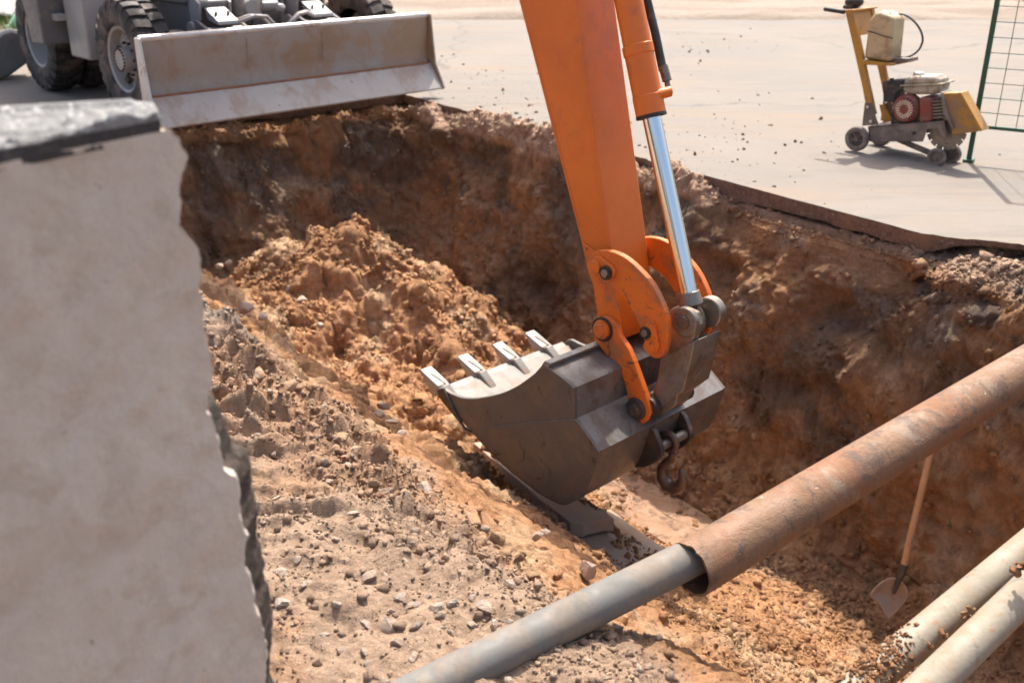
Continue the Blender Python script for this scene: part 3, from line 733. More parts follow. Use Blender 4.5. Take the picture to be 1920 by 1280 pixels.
s1 = np.clip(0.007 * rng.pareto(1.9, len(p1)) + 0.005, 0, 0.045)
scatter('floor_clods', p1, s1, c1 * rng.uniform(0.75, 1.0, (len(p1), 1)), SG, 'dark crumbled soil along the foot of the wall', 'dirt')
# crumbs dropped on the pavement
pp = []
while len(pp) < 900:
    c = [(900, 150, 110, 28), (1290, 290, 130, 60), (1000, 230, 90, 40), (1400, 200, 260, 110), (1250, 90, 100, 14)][int(rng.integers(0, 5))]
    u, v = rng.normal(c[0], c[2]), rng.normal(c[1], c[3])
    if v < 5: continue
    q = at_z(u, v, 0.0); a, b = to_os(q)
    if a > 5.2 or b < -9.1: pp.append(q)
pp = np.array(pp)
ss = np.clip(0.005 * rng.pareto(1.7, len(pp)) + 0.004, 0, 0.035)
scatter('pavement_crumbs', pp, ss, np.repeat([[.16, .10, .065]], len(pp), 0) * rng.uniform(.6, 1.5, (len(pp), 1)), S0, 'dark crumbs of soil dropped on the pavement', 'dirt')
# spill of dirt and broken asphalt on the shelf to the right
p1, c1, _ = pick(sstep(4.5, 4.65, GO) * sstep(-3.15, -2.9, GS) * (1 - sstep(-1.2, -0.6, GS)) * sstep(-0.5, -0.3, GZ), 3500)
s1 = np.clip(0.007 * rng.pareto(2.0, len(p1)) + 0.005, 0, 0.04)
c1 = np.where(rng.uniform(0, 1, (len(p1), 1)) < 0.3, np.array([[.055, .05, .048]]), np.array([[.34, .24, .17]])) * rng.uniform(.8, 1.2, (len(p1), 1))
scatter('shelf_rubble', p1, s1, c1, S0, 'pale grit and black asphalt crumbs on the dirt shelf', 'dirt')
# individual stones on the bank
stone_meshes = []
for i, (v, f) in enumerate([rock_shape(2, 60 + k, 0.75, 0.32) for k in range(10)]):
    me = np_mesh('stone', v, f.ravel(), 3); me.materials.append(M['stone_grey']); me.polygons.foreach_set('use_smooth', np.ones(len(me.polygons), bool))
    me.set_sharp_from_angle(angle=math.radians(28)); stone_meshes.append(me)
STONES = [(781, 1176, 15), (915, 1138, 17), (853, 1131, 12), (577, 1094, 12), (535, 1132, 16), (530, 1070, 14), (693, 1082, 12), (718, 1080, 9), (751, 1118, 11), (773, 1135, 12), (820, 1142, 15), (687, 1170, 14), (725, 1176, 20), (830, 1178, 7), (889, 1172, 10), (928, 1172, 14), (952, 1165, 9), (745, 1205, 13), (775, 1232, 13), (640, 1218, 10), (545, 1173, 8), (536, 1207, 16), (683, 1222, 12), (952, 1097, 12), (915, 1072, 8), (770, 1018, 8), (802, 1120, 10), (760, 1050, 7), (662, 917, 10), (664, 961, 9), (520, 933, 8), (634, 1130, 9), (690, 1240, 9), (560, 1050, 9), (628, 1010, 8), (576, 1062, 7), (843, 1185, 8), (1025, 998, 11), (1008, 1003, 9), (885, 1120, 9), (735, 1145, 8), (610, 1190, 9), (708, 775, 14), (720, 760, 10), (735, 790, 9), (668, 800, 11), (752, 815, 9), (460, 578, 14), (428, 490, 7), (412, 497, 7), (395, 596, 10), (490, 594, 10), (566, 560, 9), (585, 575, 9), (600, 610, 8), (540, 540, 8), (1102, 1068, 20), (735, 925, 24), (795, 918, 18), (690, 880, 10), (648, 873, 9)]
NAMED = {(735, 925): 'largest tan stone in the rubble along the trench rim, left of the bucket', (795, 918): 'second large tan stone on the trench rim, next to the largest one',
         (1102, 1068): 'rounded stone on the rim just above the grey pipe', (460, 578): 'dark lump of stone on the far bank close to the slab edge', (708, 775): 'pale boulder-like stone on the rim, level with the bucket teeth'}
for (u, v, r) in STONES:
    g = at_z(u, v, 0.0)
    for _ in range(3): g = at_z(u, v, float(ground_at(g[0], g[1])[2]))
    d = float((g - CAMP) @ AX_F); sz = 1.4 * r / FPX * d
    o = bpy.data.objects.new('stone', random.choice(stone_meshes)); COL.objects.link(o)
    o.location = (g[0], g[1], g[2] + sz * 0.02); o.scale = (sz, sz, sz); o.rotation_euler = (random.uniform(-.4, .4), random.uniform(-.4, .4), random.uniform(0, 6.3))
    tag(o, NAMED.get((u, v), 'pale grey stone lying loose on the dirt bank'), 'stone', 'loose stones on the dirt bank')

# ------------------------------------------------------------------ the broken slab in the foreground
A_, B_ = at_d(0, 275, 1.10), at_d(300, 193, 1.25)
ZT = 0.5 * (A_[2] + B_[2]) - 0.006
e1 = unit([B_[0] - A_[0], B_[1] - A_[1], 0]); en = np.array([e1[1], -e1[0], 0.0])     # along the face, out of the face
L_ = np.linalg.norm((B_ - A_)[:2])
sil = [(300, 193), (312, 222), (345, 255), (366, 290), (352, 345), (360, 372), (352, 420), (372, 462), (380, 500), (368, 545), (376, 600), (392, 680), (398, 760), (430, 835), (478, 905), (490, 1000), (500, 1090), (522, 1180), (512, 1290)]
face = Sheet(B_, en)
hs = [ZT - q for q in []]
zz, ll = [], []
for (u, v) in sil:
    q = face.p(u, v); zz.append(q[2]); ll.append((q - A_) @ e1)
zz, ll = np.array(zz)[::-1], np.array(ll)[::-1]
nz_, nl_ = 220, 120
Zr = np.linspace(0.0, 1.0, nz_) * (ZT - 0.02) - 0.05 * (np.linspace(0, 1, nz_) < 0.01)
Lr = np.interp(Zr, zz, ll) + 0.012 + 0.030 * sstep(1.42, 1.1, Zr) + 0.006 * fbm2(Zr, Zr * 0, 22, 4, 601) + 0.003 * fbm2(Zr, Zr * 0, 90, 2, 603)
Vs = []
backL = lambda l: 0.10 + 0.26 * np.clip((L_ - l) / (L_ + 0.1), 0, 1.5)
for zi, lr in zip(Zr, Lr):
    row = []
    t_ = np.linspace(0, 1, nl_)
    cw_ = 0.028 + 0.03 * float(sstep(1.2, 0.9, np.array(zi))) * (1 + 0.5 * float(vn2(np.array([zi * 7]), np.array([0.2]), 617)[0]))
    l = -0.22 + (lr - cw_ + 0.22) * t_
    off = 0.004 * fbm2(l, l * 0 + zi, 9, 4, 611)
    row += [A_ * [1, 1, 0] + e1 * a + en * b + [0, 0, zi] for a, b in zip(l, off)]
    for k in range(1, 13):                                  # the broken side
        f_ = k / 12.0
        jj = 0.004 * float(fbm3(np.array([zi]), np.array([f_ * 0.3]), np.array([0.]), 70, 3, 621)[0])
        row.append(A_ * [1, 1, 0] + e1 * (lr - cw_ * (1 - min(1, f_ * 2.2)) + jj) - en * (0.012 + f_ * 0.09 + jj * 0.5) + [0, 0, zi])
    row.append(A_ * [1, 1, 0] + e1 * (-0.22) - en * 0.42 + [0, 0, zi])
    Vs.append(row)
Vs = np.array(Vs); nr, nc = Vs.shape[:2]
fs = []
for i in range(nr - 1):
    for j in range(nc):
        k = (j + 1) % nc
        fs.append((i * nc + j, i * nc + k, (i + 1) * nc + k, (i + 1) * nc + j))
slab = empty('broken_slab', A_ * [1, 1, 0], 'upright broken concrete slab with asphalt crust, blurred in the left foreground', 'slab')
mb = MB(); mb._add(Vs.reshape(-1, 3), fs + [tuple((nr - 1) * nc + j for j in range(nc))])
body = mb.build('concrete_body', ['slab_concrete', 'slab_break'], root=slab, angle=60)
for p in body.data.polygons:
    if p.index < (nr - 1) * nc and nl_ <= (p.index % nc) < nc - 1: p.material_index = 1
top = Vs[-1][::2]
ctr = top.mean(0)
rim0 = [np.array(p) for p in top]
def ring(z, grow, sd, amp):
    out = []
    for i, p in enumerate(rim0):
        d = unit((p - ctr) * [1, 1, 0]); out.append(np.array([p[0], p[1], 0]) + d * (grow + amp * float(vn2(np.array([i * .5]), np.array([sd * 3.]), 631)[0])) + [0, 0, z])
    return out
n_r = len(rim0)
def bands(name, zs, mat, capmat=None):
    mb = MB(); rs = [ring(z, g, k, a) for k, (z, g, a) in enumerate(zs)]
    fs = [(r * n_r + i, r * n_r + (i + 1) % n_r, (r + 1) * n_r + (i + 1) % n_r, (r + 1) * n_r + i) for r in range(len(rs) - 1) for i in range(n_r)]
    mb._add([p for r in rs for p in r], fs + [tuple(range((len(rs) - 1) * n_r, len(rs) * n_r)), tuple(range(n_r))[::-1]])
    return mb.build(name, mat, root=slab, angle=60)
bands('bitumen_layer', [(ZT - 0.028, 0.0, 0.001), (ZT - 0.018, -0.002, 0.003), (ZT - 0.006, -0.002, 0.003)], 'bitumen_black')
# crust: a bumpy top of stones set in asphalt
loop = ring(ZT - 0.005, -0.001, 9, 0.003)
mbc = MB(); nrad = 40
vs_ = []
for r in range(nrad + 1):
    for i, p in enumerate(loop):
        q = ctr * [1, 1, 0] + (p * [1, 1, 0] - ctr * [1, 1, 0]) * (1 - r / nrad)
        h = 0.006 * float(cells2(np.array([q[0]]), np.array([q[1]]), 60, 641)[0]) * 2 + 0.008 * float(fbm2(np.array([q[0]]), np.array([q[1]]), 14, 3, 643)[0])
        vs_.append(q + [0, 0, ZT + (h if r else -0.006)])
mbc._add(vs_, [(r * n_r + i, r * n_r + (i + 1) % n_r, (r + 1) * n_r + (i + 1) % n_r, (r + 1) * n_r + i) for r in range(nrad) for i in range(n_r)])
mbc.build('asphalt_crust', 'slab_asphalt', root=slab, angle=80)

# ------------------------------------------------------------------ the excavator
a_ = math.radians(46); tz_ = -0.04
WV = np.array([math.cos(a_) * math.cos(tz_), math.sin(a_) * math.cos(tz_), math.sin(tz_)])
ARM = Sheet(at_d(1050, 800, 4.8), WV)
BW = 1.05; KC = 0.525
PL, PR = at_z(284, 234, 0.10), at_z(806, 160, 0.10)
bx = unit((PR - PL) * [1, 1, 0]); by = np.array([-bx[1], bx[0], 0.0])      # along the dozer blade, back to the machine
BL = float(np.linalg.norm((PR - PL)[:2]))
def ML(x, y, z): return (PL * [1, 1, 0]) + bx * x + by * y + np.array([0, 0, z])
exc = empty('excavator', ML(BL / 2, 2.3, 0), 'wheeled excavator with grey undercarriage and orange arm digging in the trench', 'excavator')
ex = dict(root=exc)

# dipper arm
dz_ = MB()
stick = [(972, 0), (1086, 440), (1102, 507), (1112, 534), (1120, 583), (1116, 625), (1132, 645), (1158, 640), (1163, 605), (1155, 545), (1142, 440), (1080, 0), (1034, -330), (1020, -470), (985, -540), (925, -540), (885, -470), (876, -370)]
arm = MB().prism(ARM.ps(stick, 0.385), WV * 0.28).build('dipper_arm', 'orange_paint', root=exc, bevel=0.008)
# weld seam plates and bosses on the arm
MB().prism(ARM.ps([(1090, 452), (1102, 507), (1112, 534), (1120, 583), (1116, 610), (1163, 607), (1155, 545), (1149, 495)], 0.376), WV * 0.0085).build('tip_plate', 'orange_paint_dirty', parent=arm, root=exc, bevel=0.002)
MB().cyl(ARM.p(1130, 617, 0.375), ARM.p(1130, 617, 0.375) + WV * 0.30, 0.062, seg=28).build('tip_boss', 'grease_black', parent=arm, root=exc, bevel=0.004)
MB().tube(ARM.ps([(1076, -20), (1100, 150), (1122, 300), (1139, 432)], 0.3845), 0.006, 8).build('weld_bead', 'orange_paint', parent=arm, root=exc)
MB().tube([p + WV * 0.001 for p in ARM.ps([(990, 52), (1024, 184), (1058, 315), (1086, 425)], 0.3845)], 0.005, 8).build('weld_bead', 'orange_paint', parent=arm, root=exc)
# boom up and back to the machine (above the picture)
bt = ARM.p(955, -455, KC)
bf = ML(BL / 2 + 0.1, 2.6, 1.75)
dirb = unit((bf - bt) * [1, 1, 0]); side_b = np.array([-dirb[1], dirb[0], 0])
prof = []
Lb = np.linalg.norm((bf - bt)[:2])
zc = lambda t: bt[2] + (bf[2] - bt[2]) * t + 0.25 * math.sin(math.pi * min(1, t * 1.0)) 
for t_ in np.linspace(0, 1, 13): prof.append(bt + dirb * Lb * t_ - [0, 0, bt[2]] + [0, 0, zc(t_) + 0.16 + 0.14 * math.sin(math.pi * t_)])
for t_ in np.linspace(1, 0, 13): prof.append(bt + dirb * Lb * t_ - [0, 0, bt[2]] + [0, 0, zc(t_) - 0.16 - 0.14 * math.sin(math.pi * t_)])
MB().prism([p - side_b * 0.18 for p in prof], side_b * 0.36).build('boom', 'orange_paint', root=exc, bevel=0.01)
MB().lathe(ML(BL / 2, 2.75, 1.12), (0, 0, 1), [(0, 0.0), (0, 0.62), (0.22, 0.62), (0.22, 0.72), (0.32, 0.72), (0.32, 0.0)], 40).build('turntable', 'machine_grey_dark', root=exc)
MB().box(ML(BL / 2, 3.2, 1.62), bx * 1.2, by * 1.35, (0, 0, 0.16)).build('upper_deck', 'orange_paint', root=exc, bevel=0.03)

# bucket cylinder
c_top, c_end = ARM.p(1136, -215, KC), ARM.p(1221.5, 219, KC)
dirc = unit(c_end - c_top)
Rt = 0.070
cyl = MB().lathe(c_top, dirc, [(0, 0), (0, Rt * .93), (np.linalg.norm(c_end - c_top) - 0.33, Rt * .93), (np.linalg.norm(c_end - c_top) - 0.325, Rt * 1.02), (np.linalg.norm(c_end - c_top) - 0.285, Rt * 1.02), (np.linalg.norm(c_end - c_top) - 0.28, Rt * .96), (np.linalg.norm(c_end - c_top) - 0.10, Rt * .96), (np.linalg.norm(c_end - c_top) - 0.097, Rt * 1.0), (np.linalg.norm(c_end - c_top), Rt * 1.0), (np.linalg.norm(c_end - c_top), 0.05)], 40).build('bucket_cylinder', 'orange_paint', root=exc, angle=30)
MB().lathe(c_end, dirc, [(-0.012, 0.0705), (-0.004, 0.072), (0.004, 0.0705), (0.006, 0.046)], 32).build('gland_ring', 'grease_black', parent=cyl, root=exc)
r_end = ARM.p(1294, 560, KC)
MB().cyl(c_end - dirc * 0.02, r_end, 0.0435, seg=40).build('piston_rod', 'chrome_rod', parent=cyl, root=exc)
MB().cyl(r_end - dirc * 0.035, r_end + dirc * 0.03, 0.05, 0.058, seg=32).build('rod_collar', 'link_steel', parent=cyl, root=exc, bevel=0.004)
kx = WV * 0.06 + unit(np.cross(dirc, WV)) * 0.0
outw = unit(ARM.p(1250, 100, KC) - ARM.p(1180, 100, KC)); outw = unit(outw - dirc * (outw @ dirc))
hp = [ARM.p(u, v, KC + 0.10) for u, v in [(1165, -330), (1190, -150), (1208, -20), (1228, 60), (1243, 132)]]
MB().tube(hp, 0.020, 14).build('hydraulic_hose', 'hose_rubber', parent=cyl, root=exc)
MB().cyl(ARM.p(1243, 124, KC + .10), ARM.p(1251, 152, KC + .10), 0.0225, seg=16).cyl(ARM.p(1250, 150, KC + .10), ARM.p(1254, 172, KC + .09), 0.013, seg=12).tube([ARM.p(1254, 168, KC + .09), ARM.p(1254, 176, KC + .08), ARM.p(1247, 178, KC + .05), ARM.p(1235, 178, KC + .02)], 0.016, 12).build('hose_fitting', 'link_steel', parent=cyl, root=exc)
MB().cyl(ARM.p(1256, 172, KC + .07), ARM.p(1230, 178, KC), 0.024, seg=16).build('port_block', 'orange_paint', parent=cyl, root=exc)

# guide links (curved plates either side of the arm)
ban = [(1106, 489), (1110, 477), (1119, 470), (1144, 471), (1170, 482), (1196, 504), (1222, 534), (1241, 571), (1250, 601), (1252, 631), (1247, 656), (1236, 671), (1222, 669), (1213, 657), (1209, 643), (1200, 614), (1185, 582), (1168, 556), (1152, 539), (1132, 526), (1116, 519), (1108, 504)]
def densify(pts, n=2):
    out = []; N = len(pts)
    for i in range(N):
        p0, p1, p2, p3 = (np.array(pts[(i + k) % N], float) for k in (-1, 0, 1, 2))
        for j in range(n):
            t_ = j / n
            out.append(0.5 * ((2 * p1) + (-p0 + p2) * t_ + (2 * p0 - 5 * p1 + 4 * p2 - p3) * t_ ** 2 + (-p0 + 3 * p1 - 3 * p2 + p3) * t_ ** 3))
    return [tuple(p) for p in out]
K1 = 0.330
ban_w = ARM.ps(densify(ban, 3), K1)
for dk in (0.0, 0.355):
    gl_ = MB().prism([p + WV * dk for p in ban_w], WV * 0.036).build('guide_link', 'orange_paint_dirty', root=exc, bevel=0.004)
    if dk == 0:
        # pin caps, keeper plates and bolts
        q = ARM.p(1120, 499, K1); q2 = ARM.p(1141, 510, K1)
        kp = [(1107, 492), (1113, 482), (1124, 480), (1135, 490), (1148, 499), (1153, 509), (1150, 519), (1141, 524), (1128, 518), (1114, 514), (1107, 505)]
        MB().prism(ARM.ps(kp, K1 - 0.016), WV * 0.017).build('keeper_plate', 'orange_paint_dirty', parent=gl_, root=exc, bevel=0.003)
        MB().cyl(q - WV * 0.03, q, 0.034, seg=24).build('pin', 'orange_paint_dirty', parent=gl_, root=exc, bevel=0.003)
        MB().lathe(q2 - WV * 0.016, WV, [(-0.012, 0.024), (-0.012, 0.034), (0, 0.036)], 20).build('washer', 'grease_black', parent=gl_, root=exc)
        MB().cyl(q2 - WV * 0.036, q2, 0.021, seg=6).build('bolt', 'link_steel', parent=gl_, root=exc, bevel=0.002)
        kp = [(1208, 614), (1212, 605), (1220, 603), (1227, 610), (1231, 630), (1234, 650), (1230, 660), (1220, 662), (1212, 655), (1210, 640)]
        MB().prism(ARM.ps(kp, K1 - 0.018), WV * 0.019).build('keeper_plate', 'orange_paint_dirty', parent=gl_, root=exc, bevel=0.003)
        q3, q4 = ARM.p(1215, 622, K1), ARM.p(1222, 648, K1)
        MB().lathe(q3 - WV * 0.018, WV, [(-0.008, 0.018), (-0.008, 0.030), (0, 0.031)], 20).build('washer', 'grease_black', parent=gl_, root=exc)
        MB().cyl(q3 - WV * 0.034, q3, 0.018, seg=6).build('bolt', 'link_steel', parent=gl_, root=exc, bevel=0.002)
        MB().cyl(q4 - WV * 0.026, q4 + WV * 0.42, 0.030, seg=24).build('pin', 'orange_paint_dirty', parent=gl_, root=exc, bevel=0.002)
MB().cyl(ARM.p(1119, 499, 0.34), ARM.p(1119, 499, 0.34) + WV * 0.37, 0.045, seg=24).build('link_pin', 'grease_black', root=exc)

# bucket link: box between rod end and bucket
lk = [(1247, 640), (1250, 604), (1262, 588), (1283, 579), (1302, 588), (1308, 610), (1298, 640), (1284, 700), (1265, 760), (1240, 778), (1218, 775), (1222, 740), (1238, 690)]
blink = MB().prism(ARM.ps(lk, 0.425), WV * 0.05).prism(ARM.ps(lk, 0.575), WV * 0.05).build('bucket_link', 'link_steel', root=exc, bevel=0.006)
pl_ = [(1240, 690), (1284, 640), (1294, 644), (1276, 720), (1250, 770), (1226, 772)]
MB().prism(ARM.ps(pl_, 0.44), WV * 0.17).build('cross_plate', 'link_steel', parent=blink, root=exc, bevel=0.004)
MB().prism(ARM.ps([(1238, 672), (1300, 640), (1300, 652), (1281, 732), (1236, 765), (1226, 760)], 0.415), WV * 0.22).build('cover_plate', 'link_steel', parent=blink, root=exc, bevel=0.004)
qe = ARM.p(1287, 602, KC)
MB().cyl(qe - WV * 0.05, qe + WV * 0.05, 0.082, seg=36).build('rod_eye', 'link_steel', parent=cyl, root=exc, bevel=0.008)
qn = ARM.p(1281, 604, 0.40)
MB().cyl(qn, qn + WV * 0.035, 0.070, seg=32).cyl(qn + WV * 0.195, qn + WV * 0.25, 0.074, seg=32).build('link_boss', 'link_steel', parent=blink, root=exc, bevel=0.006)
MB().lathe(qn, WV, [(-0.012, 0.0), (-0.012, 0.03), (-0.004, 0.034), (0.002, 0.034)], 24).build('pin_cap', 'hook_steel', parent=blink, root=exc)
MB().cyl(ARM.p(1215, 765, 0.37), ARM.p(1215, 765, 0.37) + WV * 0.32, 0.05, seg=24).build('lower_pin', 'dark_steel', parent=blink, root=exc)

# bucket
bucket_prof = [(826, 742), (882, 803), (927, 853), (973, 893), (1013, 923), (1043, 940), (1062, 945), (1088, 933), (1101, 917), (1115, 878), (1124, 846), (1079, 785), (1078, 738), (1073, 720), (1021, 681)]
mouth = [(1005, 699), (978, 719), (955, 731), (936, 738), (912, 743), (889, 746), (867, 744), (845, 735), (830, 726), (820, 729)]
def smooth_open(pts, n=4, sharp=()):
    out = []
    for i in range(len(pts) - 1):
        p0 = np.array(pts[max(i - 1, 0)], float) if i not in sharp else np.array(pts[i], float)
        p1, p2 = np.array(pts[i], float), np.array(pts[i + 1], float)
        p3 = np.array(pts[min(i + 2, len(pts) - 1)], float) if (i + 1) not in sharp else p2
        for j in range(n):
            t_ = j / n
            out.append(0.5 * ((2 * p1) + (-p0 + p2) * t_ + (2 * p0 - 5 * p1 + 4 * p2 - p3) * t_ ** 2 + (-p0 + 3 * p1 - 3 * p2 + p3) * t_ ** 3))
    out.append(np.array(pts[-1], float)); return [tuple(p) for p in out]
prof_s = smooth_open(bucket_prof, 3, sharp=(0, 10, 11, 14))
outer = ARM.ps(prof_s, 0.0)
cen = np.mean(outer, 0)
inner = []
for i, p in enumerate(outer):
    d = unit(outer[min(i + 1, len(outer) - 1)] - outer[max(i - 1, 0)]); nn = np.cross(d, WV)
    if nn @ (cen - p) < 0: nn = -nn
    inner.append(p + nn * 0.022)
sh = MB(); n_ = len(outer)
strip_v = [p + WV * k for k in (0.012, BW - 0.012) for p in outer + inner]
st = []
for i in range(n_ - 1):
    a0, a1, b0, b1 = i, i + 1, n_ + i, n_ + i + 1
    m_ = 2 * n_
    st += [(a0, a1, a1 + m_, a0 + m_), (b1, b0, b0 + m_, b1 + m_)]
st += [(0, n_, n_ + 2 * n_, 2 * n_), (n_ - 1, n_ - 1 + 2 * n_, 2 * n_ - 1 + 2 * n_, 2 * n_ - 1)]
sh._add(strip_v, st)
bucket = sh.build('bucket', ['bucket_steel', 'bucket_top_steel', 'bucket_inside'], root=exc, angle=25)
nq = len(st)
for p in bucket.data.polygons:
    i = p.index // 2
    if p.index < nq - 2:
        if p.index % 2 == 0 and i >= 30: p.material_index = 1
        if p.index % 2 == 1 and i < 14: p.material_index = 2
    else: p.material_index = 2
side = ARM.ps(prof_s + smooth_open(mouth, 2), 0.0)
for dk in (-0.012, BW - 0.014):
    MB().prism([p + WV * dk for p in side], WV * 0.026).build('side_plate', 'bucket_steel', parent=bucket, root=exc, bevel=0.004)
# lower wear half of the side plate and corner shroud
low = [(872, 806), (920, 800), (1000, 791), (1079, 786), (1124, 848), (1115, 879), (1101, 918), (1088, 934), (1062, 946), (1043, 941), (1013, 924), (973, 894), (927, 854), (884, 806)]
MB().prism(ARM.ps(low, -0.0185), WV * 0.008).build('side_wear_plate', 'bucket_steel', parent=bucket, root=exc, bevel=0.002)
MB().prism(ARM.ps([(818, 733), (830, 727), (868, 800), (884, 812), (872, 806), (828, 752)], -0.024), WV * 0.014).build('corner_shroud', 'dark_steel', parent=bucket, root=exc, bevel=0.003)
# lip bevel strip, bright
lipv = unit(ARM.p(823, 738, 0) - ARM.p(880, 800, 0))
MB().prism(ARM.ps([(815, 734), (822, 727), (848, 752), (842, 760)], 0.02), WV * (BW - 0.04)).build('cutting_lip', 'bucket_inside', parent=bucket, root=exc, bevel=0.004)
# rim bar on the mouth's hinge side
MB().prism(ARM.ps([(1015, 684), (1021, 676), (1032, 682), (1027, 690)], -0.01), WV * (BW + 0.02)).build('mouth_rim', 'bucket_inside', parent=bucket, root=exc, bevel=0.004)
# adapters and teeth
tooth_side = [(787, 692), (788, 697), (808, 738), (816, 744), (823, 735), (821, 724)]
adapt = [(822, 727), (828, 722), (848, 752), (856, 768), (846, 770), (818, 742)]
TW = 0.082
K0 = -0.012; PITCH_T = (BW - TW - 0.14) / 3.0
tsrc = asrc = None
for i in range(4):
    kk = K0 + i * PITCH_T
    ad = MB().prism(ARM.ps(adapt, 0.012), WV * (TW - 0.024)) if i == 0 else None
    if i == 0:
        tsrc = MB().prism(ARM.ps(tooth_side, 0.0), WV * TW).build('tooth', 'bright_steel', parent=bucket, root=exc, bevel=0.007)
        tl = tsrc
        asrc = ad.build('tooth_adapter', 'bucket_inside', parent=bucket, root=exc, bevel=0.01)
        al = asrc
        # worn recess in the tooth's top face
        rr = ARM.ps([(797, 699), (815, 716), (810, 713)], 0.0)
        e = unit(ARM.p(821, 724, 0) - ARM.p(787, 692, 0)); up = unit(np.cross(e, WV)); up = up if up[2] > 0 else -up
        b0 = ARM.p(787, 692, 0) + up * 0.0015
        rc = [b0 + e * 0.055 + WV * 0.028, b0 + e * 0.050 + WV * 0.066, b0 + e * 0.185 + WV * 0.070, b0 + e * 0.17 + WV * 0.054]
        dsrc = MB().prism(rc, up * 0.003).build('packed_dirt', 'bucket_steel', parent=bucket, root=exc)
    else:
        tl = part_copy(tsrc, bucket, WV * (i * PITCH_T)); al = part_copy(asrc, bucket, WV * (i * PITCH_T))
        part_copy(dsrc, bucket, WV * (i * PITCH_T))
# ears that carry the pins
ear = [(1113, 619), (1116, 604), (1126, 595), (1138, 594), (1150, 601), (1157, 614), (1162, 632), (1178, 655), (1200, 712), (1218, 766), (1217, 780), (1208, 792), (1196, 796), (1184, 790), (1178, 775), (1176, 740), (1166, 702), (1140, 668), (1116, 640)]
ear_w = ARM.ps(densify(ear, 2), 0.352)
for dk, nm in ((0.0, 'bucket_ear'), (0.315, 'bucket_ear')):
    e_ = MB().prism([p + WV * dk for p in ear_w], WV * 0.034).build(nm, 'orange_paint_dirty', parent=bucket, root=exc, bevel=0.004)
q = ARM.p(1130, 617, 0.352)
MB().lathe(q, WV, [(-0.030, 0.0), (-0.030, 0.030), (-0.022, 0.034), (-0.020, 0.046), (-0.004, 0.052), (0.002, 0.052)], 30).build('pivot_pin', 'orange_paint_dirty', parent=bucket, root=exc)
MB().lathe(q, WV, [(-0.004, 0.050), (-0.010, 0.054), (-0.010, 0.060), (0.0, 0.064)], 30).build('grease_ring', 'grease_black', parent=bucket, root=exc)
q = ARM.p(1193, 766, 0.352)
MB().lathe(q, WV, [(-0.035, 0.0), (-0.035, 0.028), (-0.02, 0.032), (-0.018, 0.052), (0.0, 0.058)], 28).build('lower_pin_cap', 'dark_steel', parent=bucket, root=exc)
MB().cyl(ARM.p(1193, 766, 0.36), ARM.p(1193, 766, 0.36) + WV * 0.33, 0.045, seg=20).build('cross_pin', 'dark_steel', parent=bucket, root=exc)
# hinge box between the ears
MB().prism(ARM.ps([(1076, 735), (1079, 783), (1100, 815), (1140, 800), (1150, 740), (1120, 700)], 0.40), WV * 0.25).build('hinge_box', 'dark_steel', parent=bucket, root=exc, bevel=0.006)
MB().prism(ARM.ps([(1122, 846), (1079, 787), (1120, 770), (1168, 765), (1190, 800), (1160, 850)], 0.405), WV * 0.24).build('rear_box', 'dark_steel', parent=bucket, root=exc, bevel=0.006)
# lifting lugs with pin and hook
lug_ = [(1176, 812), (1202, 791), (1215, 797), (1226, 808), (1237, 835), (1240, 850), (1233, 862), (1218, 872), (1203, 876), (1180, 874), (1168, 858)]
lw = ARM.ps(densify(lug_, 2), 0.395)
for dk in (0.0, 0.25):
    MB().prism([p + WV * dk for p in lw], WV * 0.030).build('lifting_lug', 'dark_steel', parent=bucket, root=exc, bevel=0.003)
q = ARM.p(1228, 842, 0.40)
MB().cyl(q, q + WV * 0.27, 0.026, seg=20).build('hook_pin', 'link_steel', parent=bucket, root=exc)
hc = q + WV * 0.115
qd = unit(np.cross(WV, [0, 0, 1.0])); qd = qd if qd[0] > 0 else -qd
ringp = [hc + 0.046 * (math.cos(t_) * qd + math.sin(t_) * np.array([0, 0, 1])) for t_ in np.linspace(0, 2 * math.pi, 17)[:-1]]
hook = MB().tube(ringp, 0.017, 12, closed=True)
hk = [(0.03, -0.045), (0.02, -0.09), (-0.01, -0.125), (-0.028, -0.165), (-0.022, -0.21), (0.01, -0.243), (0.055, -0.245), (0.09, -0.215), (0.10, -0.17), (0.092, -0.135), (0.085, -0.12)]
hook.tube([hc + qd * a + np.array([0, 0, b]) for a, b in hk], [0.018, 0.02, 0.024, 0.03, 0.034, 0.036, 0.035, 0.03, 0.025, 0.019, 0.01], 14)
hook.build('lifting_hook', 'hook_steel', parent=bucket, root=exc, angle=60)

# ---- undercarriage
blade_prof = [(0.02, 0.74), (0.0, 0.72), (-0.005, 0.60), (0.018, 0.45), (0.012, 0.34), (-0.02, 0.29), (-0.02, 0.265), (0.05, 0.28), (0.06, 0.45), (0.05, 0.62), (0.055, 0.74)]
bl = MB().prism([ML(0.02, y, z + 0.02) for y, z in blade_prof], bx * (BL - 0.04)).build('dozer_blade', 'blade_paint', root=exc, bevel=0.004)
MB().prism([ML(0.0, y, z) for y, z in [(-0.024, 0.325), (-0.20, 0.10), (-0.195, 0.085), (-0.15, 0.09), (0.03, 0.28)]], bx * BL).build('wear_plate', 'blade_wear', parent=bl, root=exc, bevel=0.004)
MB().tube([ML(0.0, 0.025, 0.765), ML(BL, 0.025, 0.765)], 0.028, 12).build('top_bar', 'blade_edge', parent=bl, root=exc)
MB().tube([ML(0.03, -0.028, 0.322), ML(BL * .3, -0.030, 0.320), ML(BL * .7, -0.028, 0.323), ML(BL - .03, -0.028, 0.322)], 0.010, 8).build('weld_bead', 'rust', parent=bl, root=exc)
